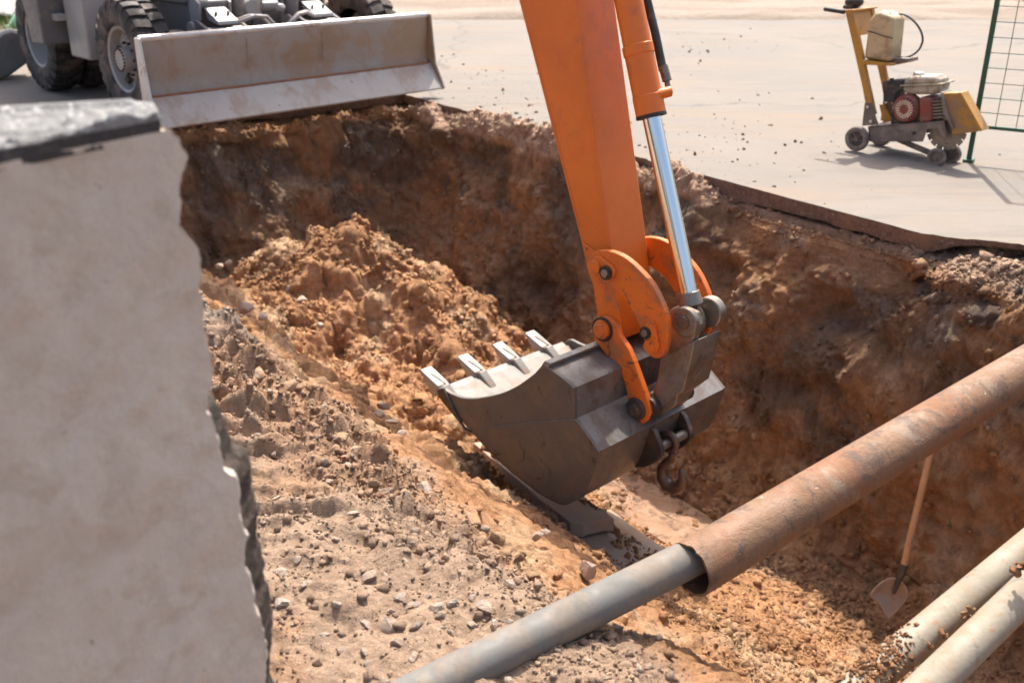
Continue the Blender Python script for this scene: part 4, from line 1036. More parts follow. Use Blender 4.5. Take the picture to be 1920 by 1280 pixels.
endp = [(0.055, 0.775), (-0.03, 0.775), (-0.05, 0.60), (-0.085, 0.32), (-0.215, 0.10), (-0.19, 0.08), (0.06, 0.28)]
for x in (-0.022, BL + 0.002):
    MB().prism([ML(x, y, z) for y, z in endp], bx * 0.02).build('end_plate', 'blade_edge' if x < 0 else 'blade_paint', parent=bl, root=exc, bevel=0.003)
for x in (BL * 0.32, BL * 0.58):
    MB().box(ML(x, -0.004, 0.58), bx * 0.002, by * 0.005, (0, 0, 0.12)).build('weld_seam', 'blade_wear', parent=bl, root=exc)
# chassis
ch = MB().prism([ML(0.62, 0.95, z) for z in (0.0,)] and [ML(0.88, 0.92, 0.40), ML(2.27, 0.92, 0.40), ML(2.27, 0.92, 0.93), ML(0.88, 0.92, 0.93)], by * 3.2).build('chassis', 'machine_grey', root=exc, bevel=0.01)
MB().box(ML(1.575, 2.5, 0.95), bx * 0.73, by * 1.62, (0, 0, 0.018)).build('top_plate', 'machine_grey', parent=ch, root=exc, bevel=0.006)
MB().box(ML(1.575, 1.55, 0.974), bx * 0.66, by * 0.6, (0, 0, 0.004)).build('rusty_tread_plate', 'rust', parent=ch, root=exc)
for x in (0.90, 1.25, 1.85, 2.25):
    MB().box(ML(x, 0.905, 0.66), bx * 0.018, by * 0.02, (0, 0, 0.25)).build('stiffener', 'machine_grey_light' if x > 1.5 else 'machine_grey', parent=ch, root=exc, bevel=0.004)
MB().box(ML(BL / 2, 0.80, 0.60), bx * 0.16, by * 0.14, (0, 0, 0.02)).cyl(ML(BL / 2, 0.76, 0.64), ML(BL / 2, 0.76, 0.80), 0.03).build('tow_bracket', 'machine_grey_dark', parent=ch, root=exc, bevel=0.004)
MB().box(ML(BL / 2 - 0.02, 0.83, 0.88), bx * 0.10, by * 0.09, (0, 0, 0.09)).build('steering_block', 'machine_grey_light', parent=ch, root=exc, bevel=0.012)
MB().cyl(ML(BL / 2 - 0.05, 0.66, 0.88), ML(BL / 2 - 0.05, 0.80, 0.88), 0.075, seg=24).cyl(ML(BL / 2 + 0.10, 0.76, 0.88), ML(BL / 2 + 0.24, 0.72, 0.88), 0.045, seg=16).lathe(ML(BL / 2 + 0.25, 0.71, 0.83), (0, 0, 1), [(0, 0), (0, 0.05), (0.03, 0.06), (0.06, 0.045), (0.07, 0)], 20).build('swivel_joint', 'machine_grey_light', parent=ch, root=exc, bevel=0.004)
# front axle and rear axle
for y in (0.84, 2.9):
    MB().tube([ML(0.45, y, 0.5), ML(BL / 2, y, 0.50), ML(BL - 0.35, y, 0.5)], [0.10, 0.16, 0.10], 16).build('axle', 'machine_grey_dark', root=exc)
MB().lathe(ML(0.66, 0.74, 0.60), (0, 0, 1), [(0, 0), (0.0, 0.09), (0.05, 0.11), (0.10, 0.10), (0.13, 0.05), (0.13, 0)], 20).cyl(ML(0.66, 0.74, 0.5), ML(0.66, 0.74, 0.62), 0.05).build('brake_chamber', 'machine_grey_dark', root=exc)
# blade lift arms with brackets and hoses
def MLd(x, y, z): return ML(x, y, z - 0.10 * min(1, max(0, (z - 0.4) / 0.3)))
for x0 in (1.05, 2.05):
    fr = [(0.84, 1.02), (0.88, 1.02), (0.88, 0.60), (0.70, 0.62), (0.68, 0.72), (0.76, 0.98)]
    br = MB()
    for dx in (-0.15, 0.15): br.prism([MLd(x0 + dx - 0.012, y, z) for y, z in [(0.91, 1.10), (0.86, 1.12), (0.70, 1.04), (0.72, 0.90), (0.91, 0.72)]], bx * 0.024)
    brk = br.build('lift_bracket', 'machine_grey_light', root=exc, bevel=0.004)
    MB().cyl(MLd(x0 - 0.15, 0.78, 1.02), MLd(x0 + 0.15, 0.78, 1.02), 0.05, seg=20).build('bracket_pin', 'machine_grey', parent=brk, root=exc)
    la = MB()
    for dx in (-0.19, 0.19):
        la.prism([MLd(x0 + dx - 0.015, y, z) for y, z in [(0.86, 0.80), (0.80, 0.90), (0.70, 0.90), (0.10, 0.70), (0.07, 0.40), (0.16, 0.36), (0.66, 0.66)]], bx * 0.03)
    lao = la.build('lift_arm', 'machine_grey', root=exc, bevel=0.006)
    MB().prism([MLd(x0 - 0.175, y, z) for y, z in [(0.58, 0.845), (0.58, 0.83), (0.10, 0.67), (0.10, 0.69)]], bx * 0.35).build('arm_cover', 'machine_grey_light', parent=lao, root=exc, bevel=0.003)
    MB().prism([MLd(x0 - 0.06, y, z) for y, z in [(0.36, 0.782), (0.36, 0.774), (0.20, 0.722), (0.20, 0.730)]], bx * 0.12).build('cover_slot', 'grease_black', parent=lao, root=exc)
    for dx in (-0.205, 0.205):
        MB().cyl(MLd(x0 + dx, 0.77, 0.83), MLd(x0 + dx + (0.03 if dx > 0 else -0.03), 0.77, 0.83), 0.06, seg=20).build('pivot_boss', 'machine_grey_light', parent=lao, root=exc, bevel=0.004)
    MB().prism([MLd(x0 - 0.10, y, z) for y, z in [(0.72, 1.0), (0.50, 0.90), (0.49, 0.87), (0.68, 0.90)]], bx * 0.20).build('cylinder_guard', 'machine_grey_light', parent=lao, root=exc, bevel=0.004)
    for bxx in (-0.06, 0.06):
        MB().cyl(MLd(x0 + bxx, 0.60, 0.945), MLd(x0 + bxx, 0.59, 0.975), 0.014, seg=6).build('guard_bolt', 'machine_grey_dark', parent=lao, root=exc)
    sgn = 1 if x0 < BL / 2 else -1
    for k in range(2):
        MB().tube([MLd(x0 + sgn * (0.06 + .04 * k), 0.56 - .05 * k, 0.88), MLd(x0 + sgn * (0.20 + .03 * k), 0.48 - .05 * k, 0.93), MLd(x0 + sgn * (0.30 + .03 * k), 0.46 - .06 * k, 0.92), MLd(x0 + sgn * (0.40 + .02 * k), 0.48 - .06 * k, 0.84), MLd(x0 + sgn * (0.45 + .02 * k), 0.52, 0.70), MLd(x0 + sgn * 0.46, 0.6, 0.56)], 0.017, 10).build('hydraulic_hose', 'machine_grey_light', root=exc, angle=80)
# steps / fender boxes between the wheels on the near side
fd = MB().prism([ML(x, 1.42, z) for x, z in [(0.14, 0.45), (0.60, 0.45), (0.60, 1.25), (0.14, 1.25)]], by * 0.42).build('step_box', 'machine_grey_light', root=exc, bevel=0.02)
MB().prism([ML(-0.06, y, z) for y, z in [(1.92, 0.56), (2.22, 0.56), (2.36, 1.25), (1.92, 1.25)]], bx * 0.5).build('tank_box', 'machine_grey', root=exc, bevel=0.015)
MB().box(ML(0.10, 1.86, 0.80), bx * 0.05, by * 0.06, (0, 0, 0.03)).build('step', 'machine_grey_light', parent=fd, root=exc, bevel=0.006)
# wheels
def wheel(x, y, outer, dual=False, open_dish=False):
    c = ML(x, y, 0.515); ax = -bx if outer < 0 else bx           # ax: out of the machine
    R_, w = 0.515, 0.145
    tyre = MB()
    pr = [(-w * .75, 0.275), (-w * .95, 0.30), (-w * 1.05, 0.38), (-w, 0.445), (-w * .88, 0.475), (-w * .5, 0.487), (0, 0.490), (w * .5, 0.487), (w * .88, 0.475), (w, 0.445), (w * 1.05, 0.38), (w * .95, 0.30), (w * .75, 0.275)]
    tyre.lathe(c, ax, pr, 56)
    X, Y, D = frame_of(ax)
    nl = 26
    def pt(ang, h, r): return c + D * h + (math.cos(ang) * X + math.sin(ang) * Y) * r
    for side_ in (-1, 1):
        for k in range(nl):
            a0 = 2 * math.pi * (k + (0.5 if side_ > 0 else 0)) / nl; da = 2 * math.pi / nl
            lo, hi = [], []
            for (f_, h, r) in ((0.0, 0.004, R_), (0.10, w * .5, R_ - 0.004), (0.20, w * .93, R_ - 0.02), (0.22, w * 1.04, 0.445)):
                lo.append((a0 + da * f_, h, r)); hi.append((a0 + da * (f_ + 0.60), h, r))
            vs = [pt(a, side_ * h, r) for a, h, r in lo + hi] + [pt(a, side_ * h, r - 0.045) for a, h, r in lo + hi]
            fs = []
            for i in range(3):
                fs += [(i, i + 1, i + 5, i + 4), (i + 8, i + 12, i + 13, i + 9), (i, i + 8, i + 9, i + 1), (i + 4, i + 5, i + 13, i + 12)]
            fs += [(0, 4, 12, 8), (3, 11, 15, 7)]
            tyre._add(vs, fs)
    rim = MB()
    if open_dish:
        rim.lathe(c, ax, [(w * .80, 0.285), (w * .86, 0.275), (w * .78, 0.255), (-w * .2, 0.235), (-w * .9, 0.20), (-w * .95, 0.0)], 48)
    else:
        rim.lathe(c, ax, [(w * .80, 0.285), (w * .86, 0.275), (w * .78, 0.255), (w * .2, 0.245), (w * .05, 0.20), (w * .25, 0.165), (w * .35, 0.16), (w * .35, 0.11), (w * .9, 0.10), (w * 1.0, 0.085), (w * 1.02, 0.0)], 48)
    wo = rim.build('wheel', 'machine_grey_light', root=exc, angle=30)
    tyre.build('tyre', 'tyre_rubber', parent=wo, root=exc, angle=30)
    if not open_dish:
        for k in range(10):
            a = 2 * math.pi * k / 10; p = pt(a, w * .33, 0.137)
            MB().cyl(p, p + D * 0.035, 0.014, seg=6).build('wheel_nut', 'dark_steel', parent=wo, root=exc)
        for k in range(20):
            a = 2 * math.pi * (k + .5) / 20; p = pt(a, w * .98, 0.092)
            MB().cyl(p - D * 0.005, p + D * 0.012, 0.008, seg=6).build('hub_bolt', 'dark_steel', parent=wo, root=exc)
        for k in range(5):
            a = 2 * math.pi * (k + .3) / 5; p = pt(a, w * .2, 0.22)
            tt_ = -math.sin(a) * X + math.cos(a) * Y; rr_ = math.cos(a) * X + math.sin(a) * Y
            MB().box(p, tt_ * 0.03, rr_ * 0.025, D * 0.03).build('rim_clamp', 'dark_steel', parent=wo, root=exc, bevel=0.005)
    return wo
wheel(0.305, 0.82, -1)
wheel(BL - 0.20, 0.85, 1)
wheel(0.345, 2.9, -1, open_dish=True)
wheel(0.70, 2.9, -1, open_dish=True)
wheel(BL - 0.25, 2.9, 1, open_dish=True)

# ------------------------------------------------------------------ pipes over the trench
def pipe_mesh(a, b, ro, ri, seg=48, rough_end=0.0, sag=0.0, n=24):
    mb = MB(); d = unit(b - a); x, y, _ = frame_of(d); L = np.linalg.norm(b - a)
    hs_ = np.linspace(0, L, n)
    vs, fs = [], []
    for i, h in enumerate(hs_):
        for k in range(seg):
            an = 2 * math.pi * k / seg
            e = rough_end * float(vn2(np.array([k * 0.7]), np.array([3.1]), 651)[0]) if i == 0 else 0
            vs.append(a + d * (h + e) + (math.cos(an) * x + math.sin(an) * y) * ro - np.array([0, 0, sag * math.sin(math.pi * h / L)]))
    for i in range(n - 1):
        for k in range(seg):
            m = (k + 1) % seg; fs.append((i * seg + k, i * seg + m, (i + 1) * seg + m, (i + 1) * seg + k))
    b0 = len(vs)
    for h in (0.0, L):
        for k in range(seg):
            an = 2 * math.pi * k / seg
            e = rough_end * float(vn2(np.array([k * 0.7]), np.array([3.1]), 651)[0]) if h == 0 else 0
            vs.append(a + d * (h + e) + (math.cos(an) * x + math.sin(an) * y) * ri)
    for k in range(seg):
        m = (k + 1) % seg
        fs.append((k, b0 + k, b0 + m, m)); fs.append(((n - 1) * seg + k, (n - 1) * seg + m, b0 + seg + m, b0 + seg + k))
        fs.append((b0 + k, b0 + seg + k, b0 + seg + m, b0 + m))
    mb._add(vs, fs); return mb
pa, pb, pc = at_d(845, 1283, 2.43), at_d(1293, 1068, 2.80), at_d(1920, 693, 3.70)
axd = unit(pc - pb)
pipe_start = pb - axd * 1.9
mb = pipe_mesh(pb - unit(pb - pa) * 1.6, pb + axd * 0.5, 0.0535, 0.047, 48)
o = mb.build('steel_pipe', 'grey_pipe_paint', loc=tuple(pa), angle=40)
tag(o, 'smooth grey steel pipe running out of the rusty sleeve onto the bank', 'pipe')
mb = pipe_mesh(pb, pb + axd * 4.4, 0.0805, 0.073, 56, 0.004)
o = mb.build('sleeve_pipe', 'rusty_pipe', loc=tuple(pb), angle=40)
tag(o, 'thick rusty orange-brown sleeve pipe spanning the trench', 'pipe')
ga, gb = at_d(1648, 1258, 2.50), at_d(1917, 1034, 2.76)
o = pipe_mesh(ga - unit(gb - ga) * 1.3, gb + unit(gb - ga) * 3.2, 0.0445, 0.04, 40).build('galvanised_pipe', 'galvanised', loc=tuple(ga), angle=40)
tag(o, 'farther of two dusty pale grey pipes side by side, bottom right', 'pipe')
ga2, gb2 = at_d(1752, 1275, 2.40), at_d(1920, 1112, 2.58)
o = pipe_mesh(ga2 - unit(gb2 - ga2) * 1.3, gb2 + unit(gb2 - ga2) * 3.2, 0.0445, 0.04, 40).build('galvanised_pipe', 'galvanised', loc=tuple(ga2), angle=40)
tag(o, 'nearer of two dusty pale grey pipes side by side, bottom right', 'pipe')
# soil heaped over the pipe ends and caught between them
pp, sz = [], []
dga = unit(gb - ga); sdg = unit(np.cross(dga, [0, 0, 1]))
for k in range(420):
    an = rng.normal(0, 0.75); h = rng.normal(0.0, 0.055)
    pp.append(ga + dga * h + (sdg * math.sin(an) + np.cross(sdg, dga) * math.cos(an)) * 0.046); sz.append(min(0.014, 0.004 * (rng.pareto(2.2) + 1)))
for (u, v, s_) in [(1718, 1222, .010), (1728, 1216, .007), (1745, 1208, .009), (1768, 1190, .012), (1812, 1152, .016), (1822, 1148, .012), (1908, 1065, .016), (1916, 1058, .014), (1700, 1236, .012)]:
    c = at_d(u, v, 2.52)
    for k in range(5): pp.append(c + rng.normal(0, 0.007, 3)); sz.append(s_ * rng.uniform(.5, 1))
pp = np.array(pp); sz = np.array(sz)
scatter('pipe_dirt', pp, sz, np.repeat([ORANGE * .9], len(pp), 0) * rng.uniform(.8, 1.2, (len(pp), 1)), S1, 'orange dirt heaped on the ends of the two pale pipes', 'dirt')

# ------------------------------------------------------------------ shovel
SH = Sheet(at_d(1690, 1070, 5.58), unit(AX_F * 1.0 + np.array([0.25, 0, 0])))
sh_o = empty('shovel', SH.p(1664, 1160), 'steel scoop shovel with wooden handle leaning on the trench wall', 'shovel')
outl = smooth_open([(1629, 1117), (1640, 1101), (1657, 1087), (1672, 1082), (1686, 1084), (1696, 1094), (1702, 1107), (1700, 1122), (1684, 1144), (1664, 1164)], 3) + [(1657, 1150), (1652, 1138), (1642, 1126)]
ctr_uv = np.mean(outl, 0)
vs, fs = [], []
nrg = 7
nO = len(outl)
for r in range(nrg + 1):
    for (u, v) in outl:
        q = np.array([u, v]) * (1 - r / nrg) + ctr_uv * (r / nrg); vs.append(SH.p(q[0], q[1], 0.028 * (1 - (1 - r / nrg) ** 2)))
fs = [(r * nO + i, r * nO + (i + 1) % nO, (r + 1) * nO + (i + 1) % nO, (r + 1) * nO + i) for r in range(nrg) for i in range(nO)]
mb = MB(); mb._add(vs, fs)
sb = mb.build('blade', 'shovel_steel', root=sh_o, angle=60)
so = sb.modifiers.new('thickness', 'SOLIDIFY'); so.thickness = 0.003
MB().tube([SH.p(1676, 1112, 0.004), SH.p(1684, 1090, -0.004), SH.p(1690, 1076, -0.008), SH.p(1696, 1058, -0.008)], [0.008, 0.014, 0.019, 0.021], 16).build('socket', 'dark_steel', root=sh_o, angle=60)
MB().tube([SH.p(1693, 1068, -0.008), SH.p(1712, 985, -0.006), SH.p(1730, 912, 0.004), SH.p(1747, 840, 0.012), SH.p(1752, 815, 0.016)], [0.0185, 0.0185, 0.0185, 0.018, 0.016], 16).build('handle', 'handle_wood', root=sh_o, angle=60)

# ------------------------------------------------------------------ duct covers and planks in the trench
def slab_block(name, o0, o1, s0, s1, ztop, th, mat, seed, label, cat, group=None, jag=0.02, nseg=24):
    pts_o = edge_line(o0, s0, o1, s0, jag, 0.06, seed) + edge_line(o1, s0, o1, s1, jag, 0.08, seed + 1) + edge_line(o1, s1, o0, s1, jag, 0.06, seed + 2) + edge_line(o0, s1, o0, s0, jag, 0.08, seed + 3)
    top = [OS(a, b, ztop(a, b)) for a, b in pts_o]
    mb = MB().prism(top, (0, 0, -th))
    o = mb.build(name, mat, loc=tuple(OS((o0 + o1) / 2, (s0 + s1) / 2, ztop((o0 + o1) / 2, (s0 + s1) / 2) - th)), bevel=0.006)
    return tag(o, label, cat, group)
slab_block('duct_cover', 2.93, 3.42, -3.72, -3.0, lambda o, s: duct_top(o, s) + 0.005, 0.10, 'old_concrete', 11, 'wide flat concrete duct cover lying under the bucket in its shadow', 'concrete slab', None, 0.015)
slab_block('duct_cover', 2.90, 3.20, -4.35, -3.45, lambda o, s: duct_top(o, s) + 0.12 - 0.03 * (s + 3.5), 0.085, 'old_concrete', 15, 'narrow sandy concrete cover with broken end, just left of the bucket', 'concrete slab', None, 0.02)
def plank(o0, s0, o1, s1, w, th, z, mat, label, seed):
    d = unit(np.array([o1 - o0, s1 - s0])); n = np.array([-d[1], d[0]])
    pts_ = []
    L = math.hypot(o1 - o0, s1 - s0); N = 14
    for sgn, rg in ((1, range(N + 1)), (-1, range(N, -1, -1))):
        for i in rg:
            t_ = i / N; j = 0.008 * float(vn2(np.array([t_ * 9]), np.array([seed + sgn * 3.]), 701)[0])
            a, b = o0 + (o1 - o0) * t_ + n[0] * sgn * (w / 2 + j), s0 + (s1 - s0) * t_ + n[1] * sgn * (w / 2 + j)
            pts_.append(OS(a, b, z + 0.10 * (t_ - 0.5) * 0.3))
    o = MB().prism(pts_, (0, 0, -th)).build('plank', mat, loc=tuple(OS((o0 + o1) / 2, (s0 + s1) / 2, z - th)), bevel=0.004)
    return tag(o, label, 'plank')
plank(3.98, -5.3, 4.02, -3.55, 0.24, 0.05, -1.955, 'plank_wood', 'weathered brown plank lying just right of the bucket hook', 3)
plank(4.26, -5.5, 4.28, -3.7, 0.22, 0.05, -1.99, 'plank_wood', 'weathered brown plank nearest the foot of the trench wall', 8)

pp = []
for (o0, o1, s0, s1_, zf) in [(2.93, 3.42, -3.72, -3.0, lambda o, s: duct_top(o, s) + .01), (2.92, 3.18, -4.3, -3.5, lambda o, s: duct_top(o, s) + 0.125 - 0.03 * (s + 3.5)), (3.88, 4.12, -5.2, -3.6, lambda o, s: -1.952), (4.17, 4.37, -5.3, -3.75, lambda o, s: -1.987)]:
    for _ in range(650):
        a, b = rng.uniform(o0, o1), rng.uniform(s0, s1_)
        if fbm2(np.array([a]), np.array([b]), 4, 3, 881)[0] > -0.05: pp.append(OS(a, b, zf(a, b)))
pp = np.array(pp); sz = np.clip(0.006 * rng.pareto(2.0, len(pp)) + 0.005, 0, 0.035)
scatter('cover_crumbs', pp, sz, np.repeat([ORANGE], len(pp), 0) * rng.uniform(.7, 1.1, (len(pp), 1)), SG, 'sand crumbs lying on the duct covers and planks', 'dirt')

# ------------------------------------------------------------------ floor saw on the pavement
w0, w1 = at_z(1606, 285, 0.0), at_z(1757, 311, 0.0)
LX = unit((w1 - w0) * [1, 1, 0]); LW = np.array([-LX[1], LX[0], 0.0])
SAW = Sheet(w0, LW)
UPV = np.array([0, 0, 1.0])
saw = empty('floor_saw', 0.5 * (w0 + w1) + LW * 0.17, 'yellow walk-behind floor saw with small petrol engine parked on the pavement', 'floor saw')
SWD = 0.34
def sp(u, v, k=0.0): return SAW.p(u, v, k)
fr = [(1627, 237), (1771, 227), (1776, 262), (1766, 258), (1758, 241), (1738, 243), (1730, 266), (1630, 266)]
MB().prism(SAW.ps(fr, 0.02), LW * 0.012).prism(SAW.ps(fr, SWD - 0.02), LW * 0.012).prism(SAW.ps([(1627, 237), (1771, 227), (1771, 230), (1627, 241)], 0.02), LW * (SWD - 0.03)).prism(SAW.ps([(1627, 240), (1632, 240), (1633, 265), (1630, 265)], 0.02), LW * (SWD - 0.03)).build('frame', 'saw_frame', root=saw, bevel=0.004)
MB().cyl(sp(1713, 250, 0.010), sp(1713, 250, 0.010) + LW * 0.01, 0.012, seg=16).build('frame_hole', 'engine_black', root=saw)
def saw_wheel(u, v, k, r, w, spokes):
    c = sp(u, v, k)
    wo = MB().lathe(c, LW, [(-w * .42, 0.0), (-w * .42, r * .18), (-w * .25, r * .2), (-w * .2, r * .55), (-w * .45, r * .62), (w * .45, r * .62), (w * .3, 0)], 28).build('wheel', 'saw_frame', root=saw, angle=30)
    MB().lathe(c, LW, [(-w * .42, r * .60), (-w * .5, r * .70), (-w * .46, r * .92), (-w * .25, r), (w * .25, r), (w * .46, r * .92), (w * .5, r * .7), (w * .42, r * .6)], 36).build('tyre', 'saw_wheel', parent=wo, root=saw, angle=40)
    if spokes:
        for i in range(5):
            a = 2 * math.pi * (i + .25) / 5; e = math.cos(a) * LX + math.sin(a) * UPV; t2 = -math.sin(a) * LX + math.cos(a) * UPV
            b0 = c - LW * (w * .27)
            MB().prism([b0 + e * r * .24 + t2 * r * .07, b0 + e * r * .53 + t2 * r * .22, b0 + e * r * .53 - t2 * r * .22, b0 + e * r * .24 - t2 * r * .07], -LW * 0.006).build('wheel_opening', 'engine_black', parent=wo, root=saw)
    return wo
saw_wheel(1607, 260, 0.0, 0.094, 0.05, True)
saw_wheel(1652, 252, SWD, 0.090, 0.05, True)
saw_wheel(1756, 295, 0.03, 0.066, 0.05, False)
saw_wheel(1785, 289, 0.20, 0.066, 0.05, False)
MB().cyl(sp(1756, 295, 0.03), sp(1756, 295, 0.03) + LW * 0.22, 0.014).build('front_axle', 'chrome_small', root=saw)
MB().prism(SAW.ps([(1680, 266), (1694, 262), (1756, 287), (1752, 297)], 0.07), LW * 0.025).prism(SAW.ps([(1680, 266), (1694, 262), (1756, 287), (1752, 297)], 0.20), LW * 0.025).build('depth_arm', 'saw_frame', root=saw, bevel=0.004)
# handle posts and brackets
post = [(1584, 20), (1598, 20), (1629, 165), (1640, 215), (1626, 215), (1617, 166)]
brk = [(1617, 236), (1622, 193), (1635, 193), (1647, 234)]
for k in (0.0, SWD - 0.05):
    po = MB().prism([p + LW * k for p in SAW.ps(post, 0.02)], LW * 0.045).build('handle_post', 'saw_yellow', root=saw, bevel=0.005)
    MB().prism([p + LW * (k - 0.008) for p in SAW.ps(brk, 0.02)], LW * 0.012).build('post_bracket', 'saw_frame', parent=po, root=saw, bevel=0.003)
    for (u, v) in ((1629, 200), (1635, 227)):
        q = sp(u, v, 0.02) + LW * (k - 0.012); MB().cyl(q - LW * 0.012, q, 0.011, seg=6).build('bracket_bolt', 'chrome_small', parent=po, root=saw)
    g0 = sp(1584, 23, 0.04) + LW * k; MB().cyl(g0, g0 - LX * 0.17 + UPV * 0.012, 0.017, seg=16).build('hand_grip', 'engine_black', parent=po, root=saw, bevel=0.004)
pan = MB().prism(SAW.ps([(1596, 19), (1601, 19), (1612, 67), (1607, 67)], 0.065), LW * (SWD - 0.095)).build('control_panel', 'saw_yellow', root=saw, bevel=0.006)
MB().prism(SAW.ps([(1584, 19), (1604, 18), (1604, 21), (1584, 22)], 0.02), LW * (SWD - 0.0)).build('panel_top', 'saw_yellow', parent=pan, root=saw, bevel=0.003)
e_ = unit(sp(1607, 67, .065) - sp(1596, 19, .065)); fn = unit(np.cross(LW, e_)); fn = fn if fn @ (CAMP - w0) > 0 else -fn
pb_ = sp(1602, 21, .09) + fn * 0.004
pf = sp(1601, 19, .09)
MB().prism([pf + e_ * 0.02 + fn * .004, pf + e_ * .02 + LW * .12 + fn * .004, pf + e_ * 0.09 + LW * .12 + fn * .004, pf + e_ * .09 + fn * .004], fn * 0.0015).build('paper_label', 'paper_label', parent=pan, root=saw)
dm = sp(1600, 18, 0.18)
MB().lathe(dm, UPV, [(0, 0), (0, 0.03), (0.02, 0.03), (0.02, 0.045), (0.035, 0.065), (0.06, 0.07), (0.085, 0.05), (0.095, 0)], 24).build('stop_button', 'engine_black', parent=pan, root=saw, angle=50)
# shelf under the water canister
sh0 = MB().prism(SAW.ps([(1617, 113), (1672, 120), (1673, 124), (1618, 122)], 0.02), LW * (SWD + 0.02)).build('shelf', 'saw_yellow', root=saw, bevel=0.003)
# engine
en_ = MB().prism(SAW.ps([(1672, 190), (1745, 190), (1750, 232), (1668, 235)], 0.07), LW * 0.20).build('engine', 'engine_black', root=saw, bevel=0.015)
fc = sp(1699, 204, 0.055)
MB().lathe(fc, LW, [(-0.035, 0), (-0.035, 0.045), (-0.03, 0.085), (-0.015, 0.098), (0.0, 0.104), (0.05, 0.106)], 40).build('recoil_cover', 'engine_red', parent=en_, root=saw, angle=25)
for i in range(20):
    a = 2 * math.pi * i / 20; e = math.cos(a) * LX + math.sin(a) * UPV; t2 = -math.sin(a) * LX + math.cos(a) * UPV
    b0 = fc - LW * 0.034
    MB().prism([b0 + e * .034 + t2 * .0025, b0 + e * .066 + t2 * .005 + LW * .002, b0 + e * .066 - t2 * .005 + LW * .002, b0 + e * .034 - t2 * .0025], -LW * 0.003).build('vent_rib', 'chrome_small', parent=en_, root=saw)
for i in range(9):
    a = -0.9 + 2.6 * i / 8; e = math.cos(a) * LX + math.sin(a) * UPV; t2 = -math.sin(a) * LX + math.cos(a) * UPV
    b0 = fc - LW * 0.030
    MB().prism([b0 + e * .073 + t2 * .006, b0 + e * .088 + t2 * .007 + LW * .005, b0 + e * .088 - t2 * .007 + LW * .005, b0 + e * .073 - t2 * .006], -LW * 0.004).build('vent_slot', 'engine_black', parent=en_, root=saw)
MB().prism(SAW.ps([(1722, 182), (1746, 184), (1748, 230), (1722, 232)], 0.03), LW * 0.24).build('engine_shroud', 'engine_red', parent=en_, root=saw, bevel=0.02)
MB().prism(SAW.ps([(1748, 186), (1764, 182), (1768, 226), (1750, 228)], 0.06), LW * 0.16).build('cylinder_head', 'dark_steel', parent=en_, root=saw, bevel=0.01)
for i in range(6):
    MB().prism(SAW.ps([(1746, 190 + 6 * i), (1770, 188 + 6 * i), (1770, 190.5 + 6 * i), (1746, 192.5 + 6 * i)], 0.045), LW * 0.19).build('cooling_fin', 'link_steel', parent=en_, root=saw)
ft = MB().prism(SAW.ps([(1690, 161), (1762, 158), (1758, 172), (1750, 178), (1700, 178), (1692, 172)], 0.06), LW * 0.20).prism(SAW.ps([(1696, 147), (1712, 143), (1752, 143), (1760, 150), (1762, 159), (1690, 162)], 0.07), LW * 0.18).build('fuel_tank', 'tank_beige', parent=en_, root=saw, bevel=0.022)
MB().prism(SAW.ps([(1688, 159.5), (1765, 157), (1765, 159.5), (1688, 162)], 0.05), LW * 0.22).build('tank_seam', 'tank_beige', parent=en_, root=saw)
q = sp(1722, 143, 0.16); MB().cyl(q - UPV * 0.01, q + UPV * 0.028, 0.042, 0.038, seg=24).build('tank_cap', 'chrome_small', parent=en_, root=saw, bevel=0.004)
MB().prism(SAW.ps([(1654, 153), (1690, 150), (1691, 168), (1680, 174), (1679, 193), (1655, 191)], 0.05), LW * 0.16).build('air_filter', 'engine_black', parent=en_, root=saw, bevel=0.012)
MB().cyl(sp(1672, 147, 0.12), sp(1672, 152, 0.12), 0.015).build('filter_knob', 'engine_black', parent=en_, root=saw)
MB().tube([sp(1683, 196, .05), sp(1676, 205, .03), sp(1672, 214, .04), sp(1680, 222, .06)], 0.008, 8).build('fuel_line', 'engine_black', parent=en_, root=saw)
MB().prism(SAW.ps([(1648, 196), (1656, 196), (1672, 234), (1656, 234)], 0.26), LW * 0.04).build('belt_brace', 'saw_yellow', root=saw, bevel=0.004)
# blade guard and blade
gd = [(1763, 175), (1798, 174), (1838, 246), (1783, 254), (1786, 241), (1771, 205)]
go = MB().prism(SAW.ps(gd, 0.0), LW * 0.09).build('blade_guard', 'saw_yellow_dirty', root=saw, bevel=0.006)
MB().prism(SAW.ps([(1763, 172), (1767, 175), (1776, 208), (1788, 240), (1785, 243), (1768, 212)], -0.02), LW * 0.13).build('guard_flange', 'saw_frame', parent=go, root=saw, bevel=0.003)
MB().prism(SAW.ps([(1797, 173), (1802, 174), (1842, 245), (1837, 247)], -0.005), LW * 0.115).build('guard_lip', 'saw_yellow', parent=go, root=saw, bevel=0.002)
bc = sp(1775, 243, 0.07)
NT_ = 16; R0 = 0.148
vs, fs = [], []
disc = []
for i in range(NT_):
    a0 = 2 * math.pi * i / NT_; a1 = a0 + 2 * math.pi / NT_
    for f_, r_ in ((0.0, R0), (0.4, R0), (0.82, R0), (0.84, R0 - .022), (0.98, R0 - .022)):
        a = a0 + (a1 - a0) * f_; disc.append(bc + r_ * (math.cos(a) * LX + math.sin(a) * UPV))
MB().prism(disc, LW * 0.0035).build('saw_blade', 'link_steel', root=saw)

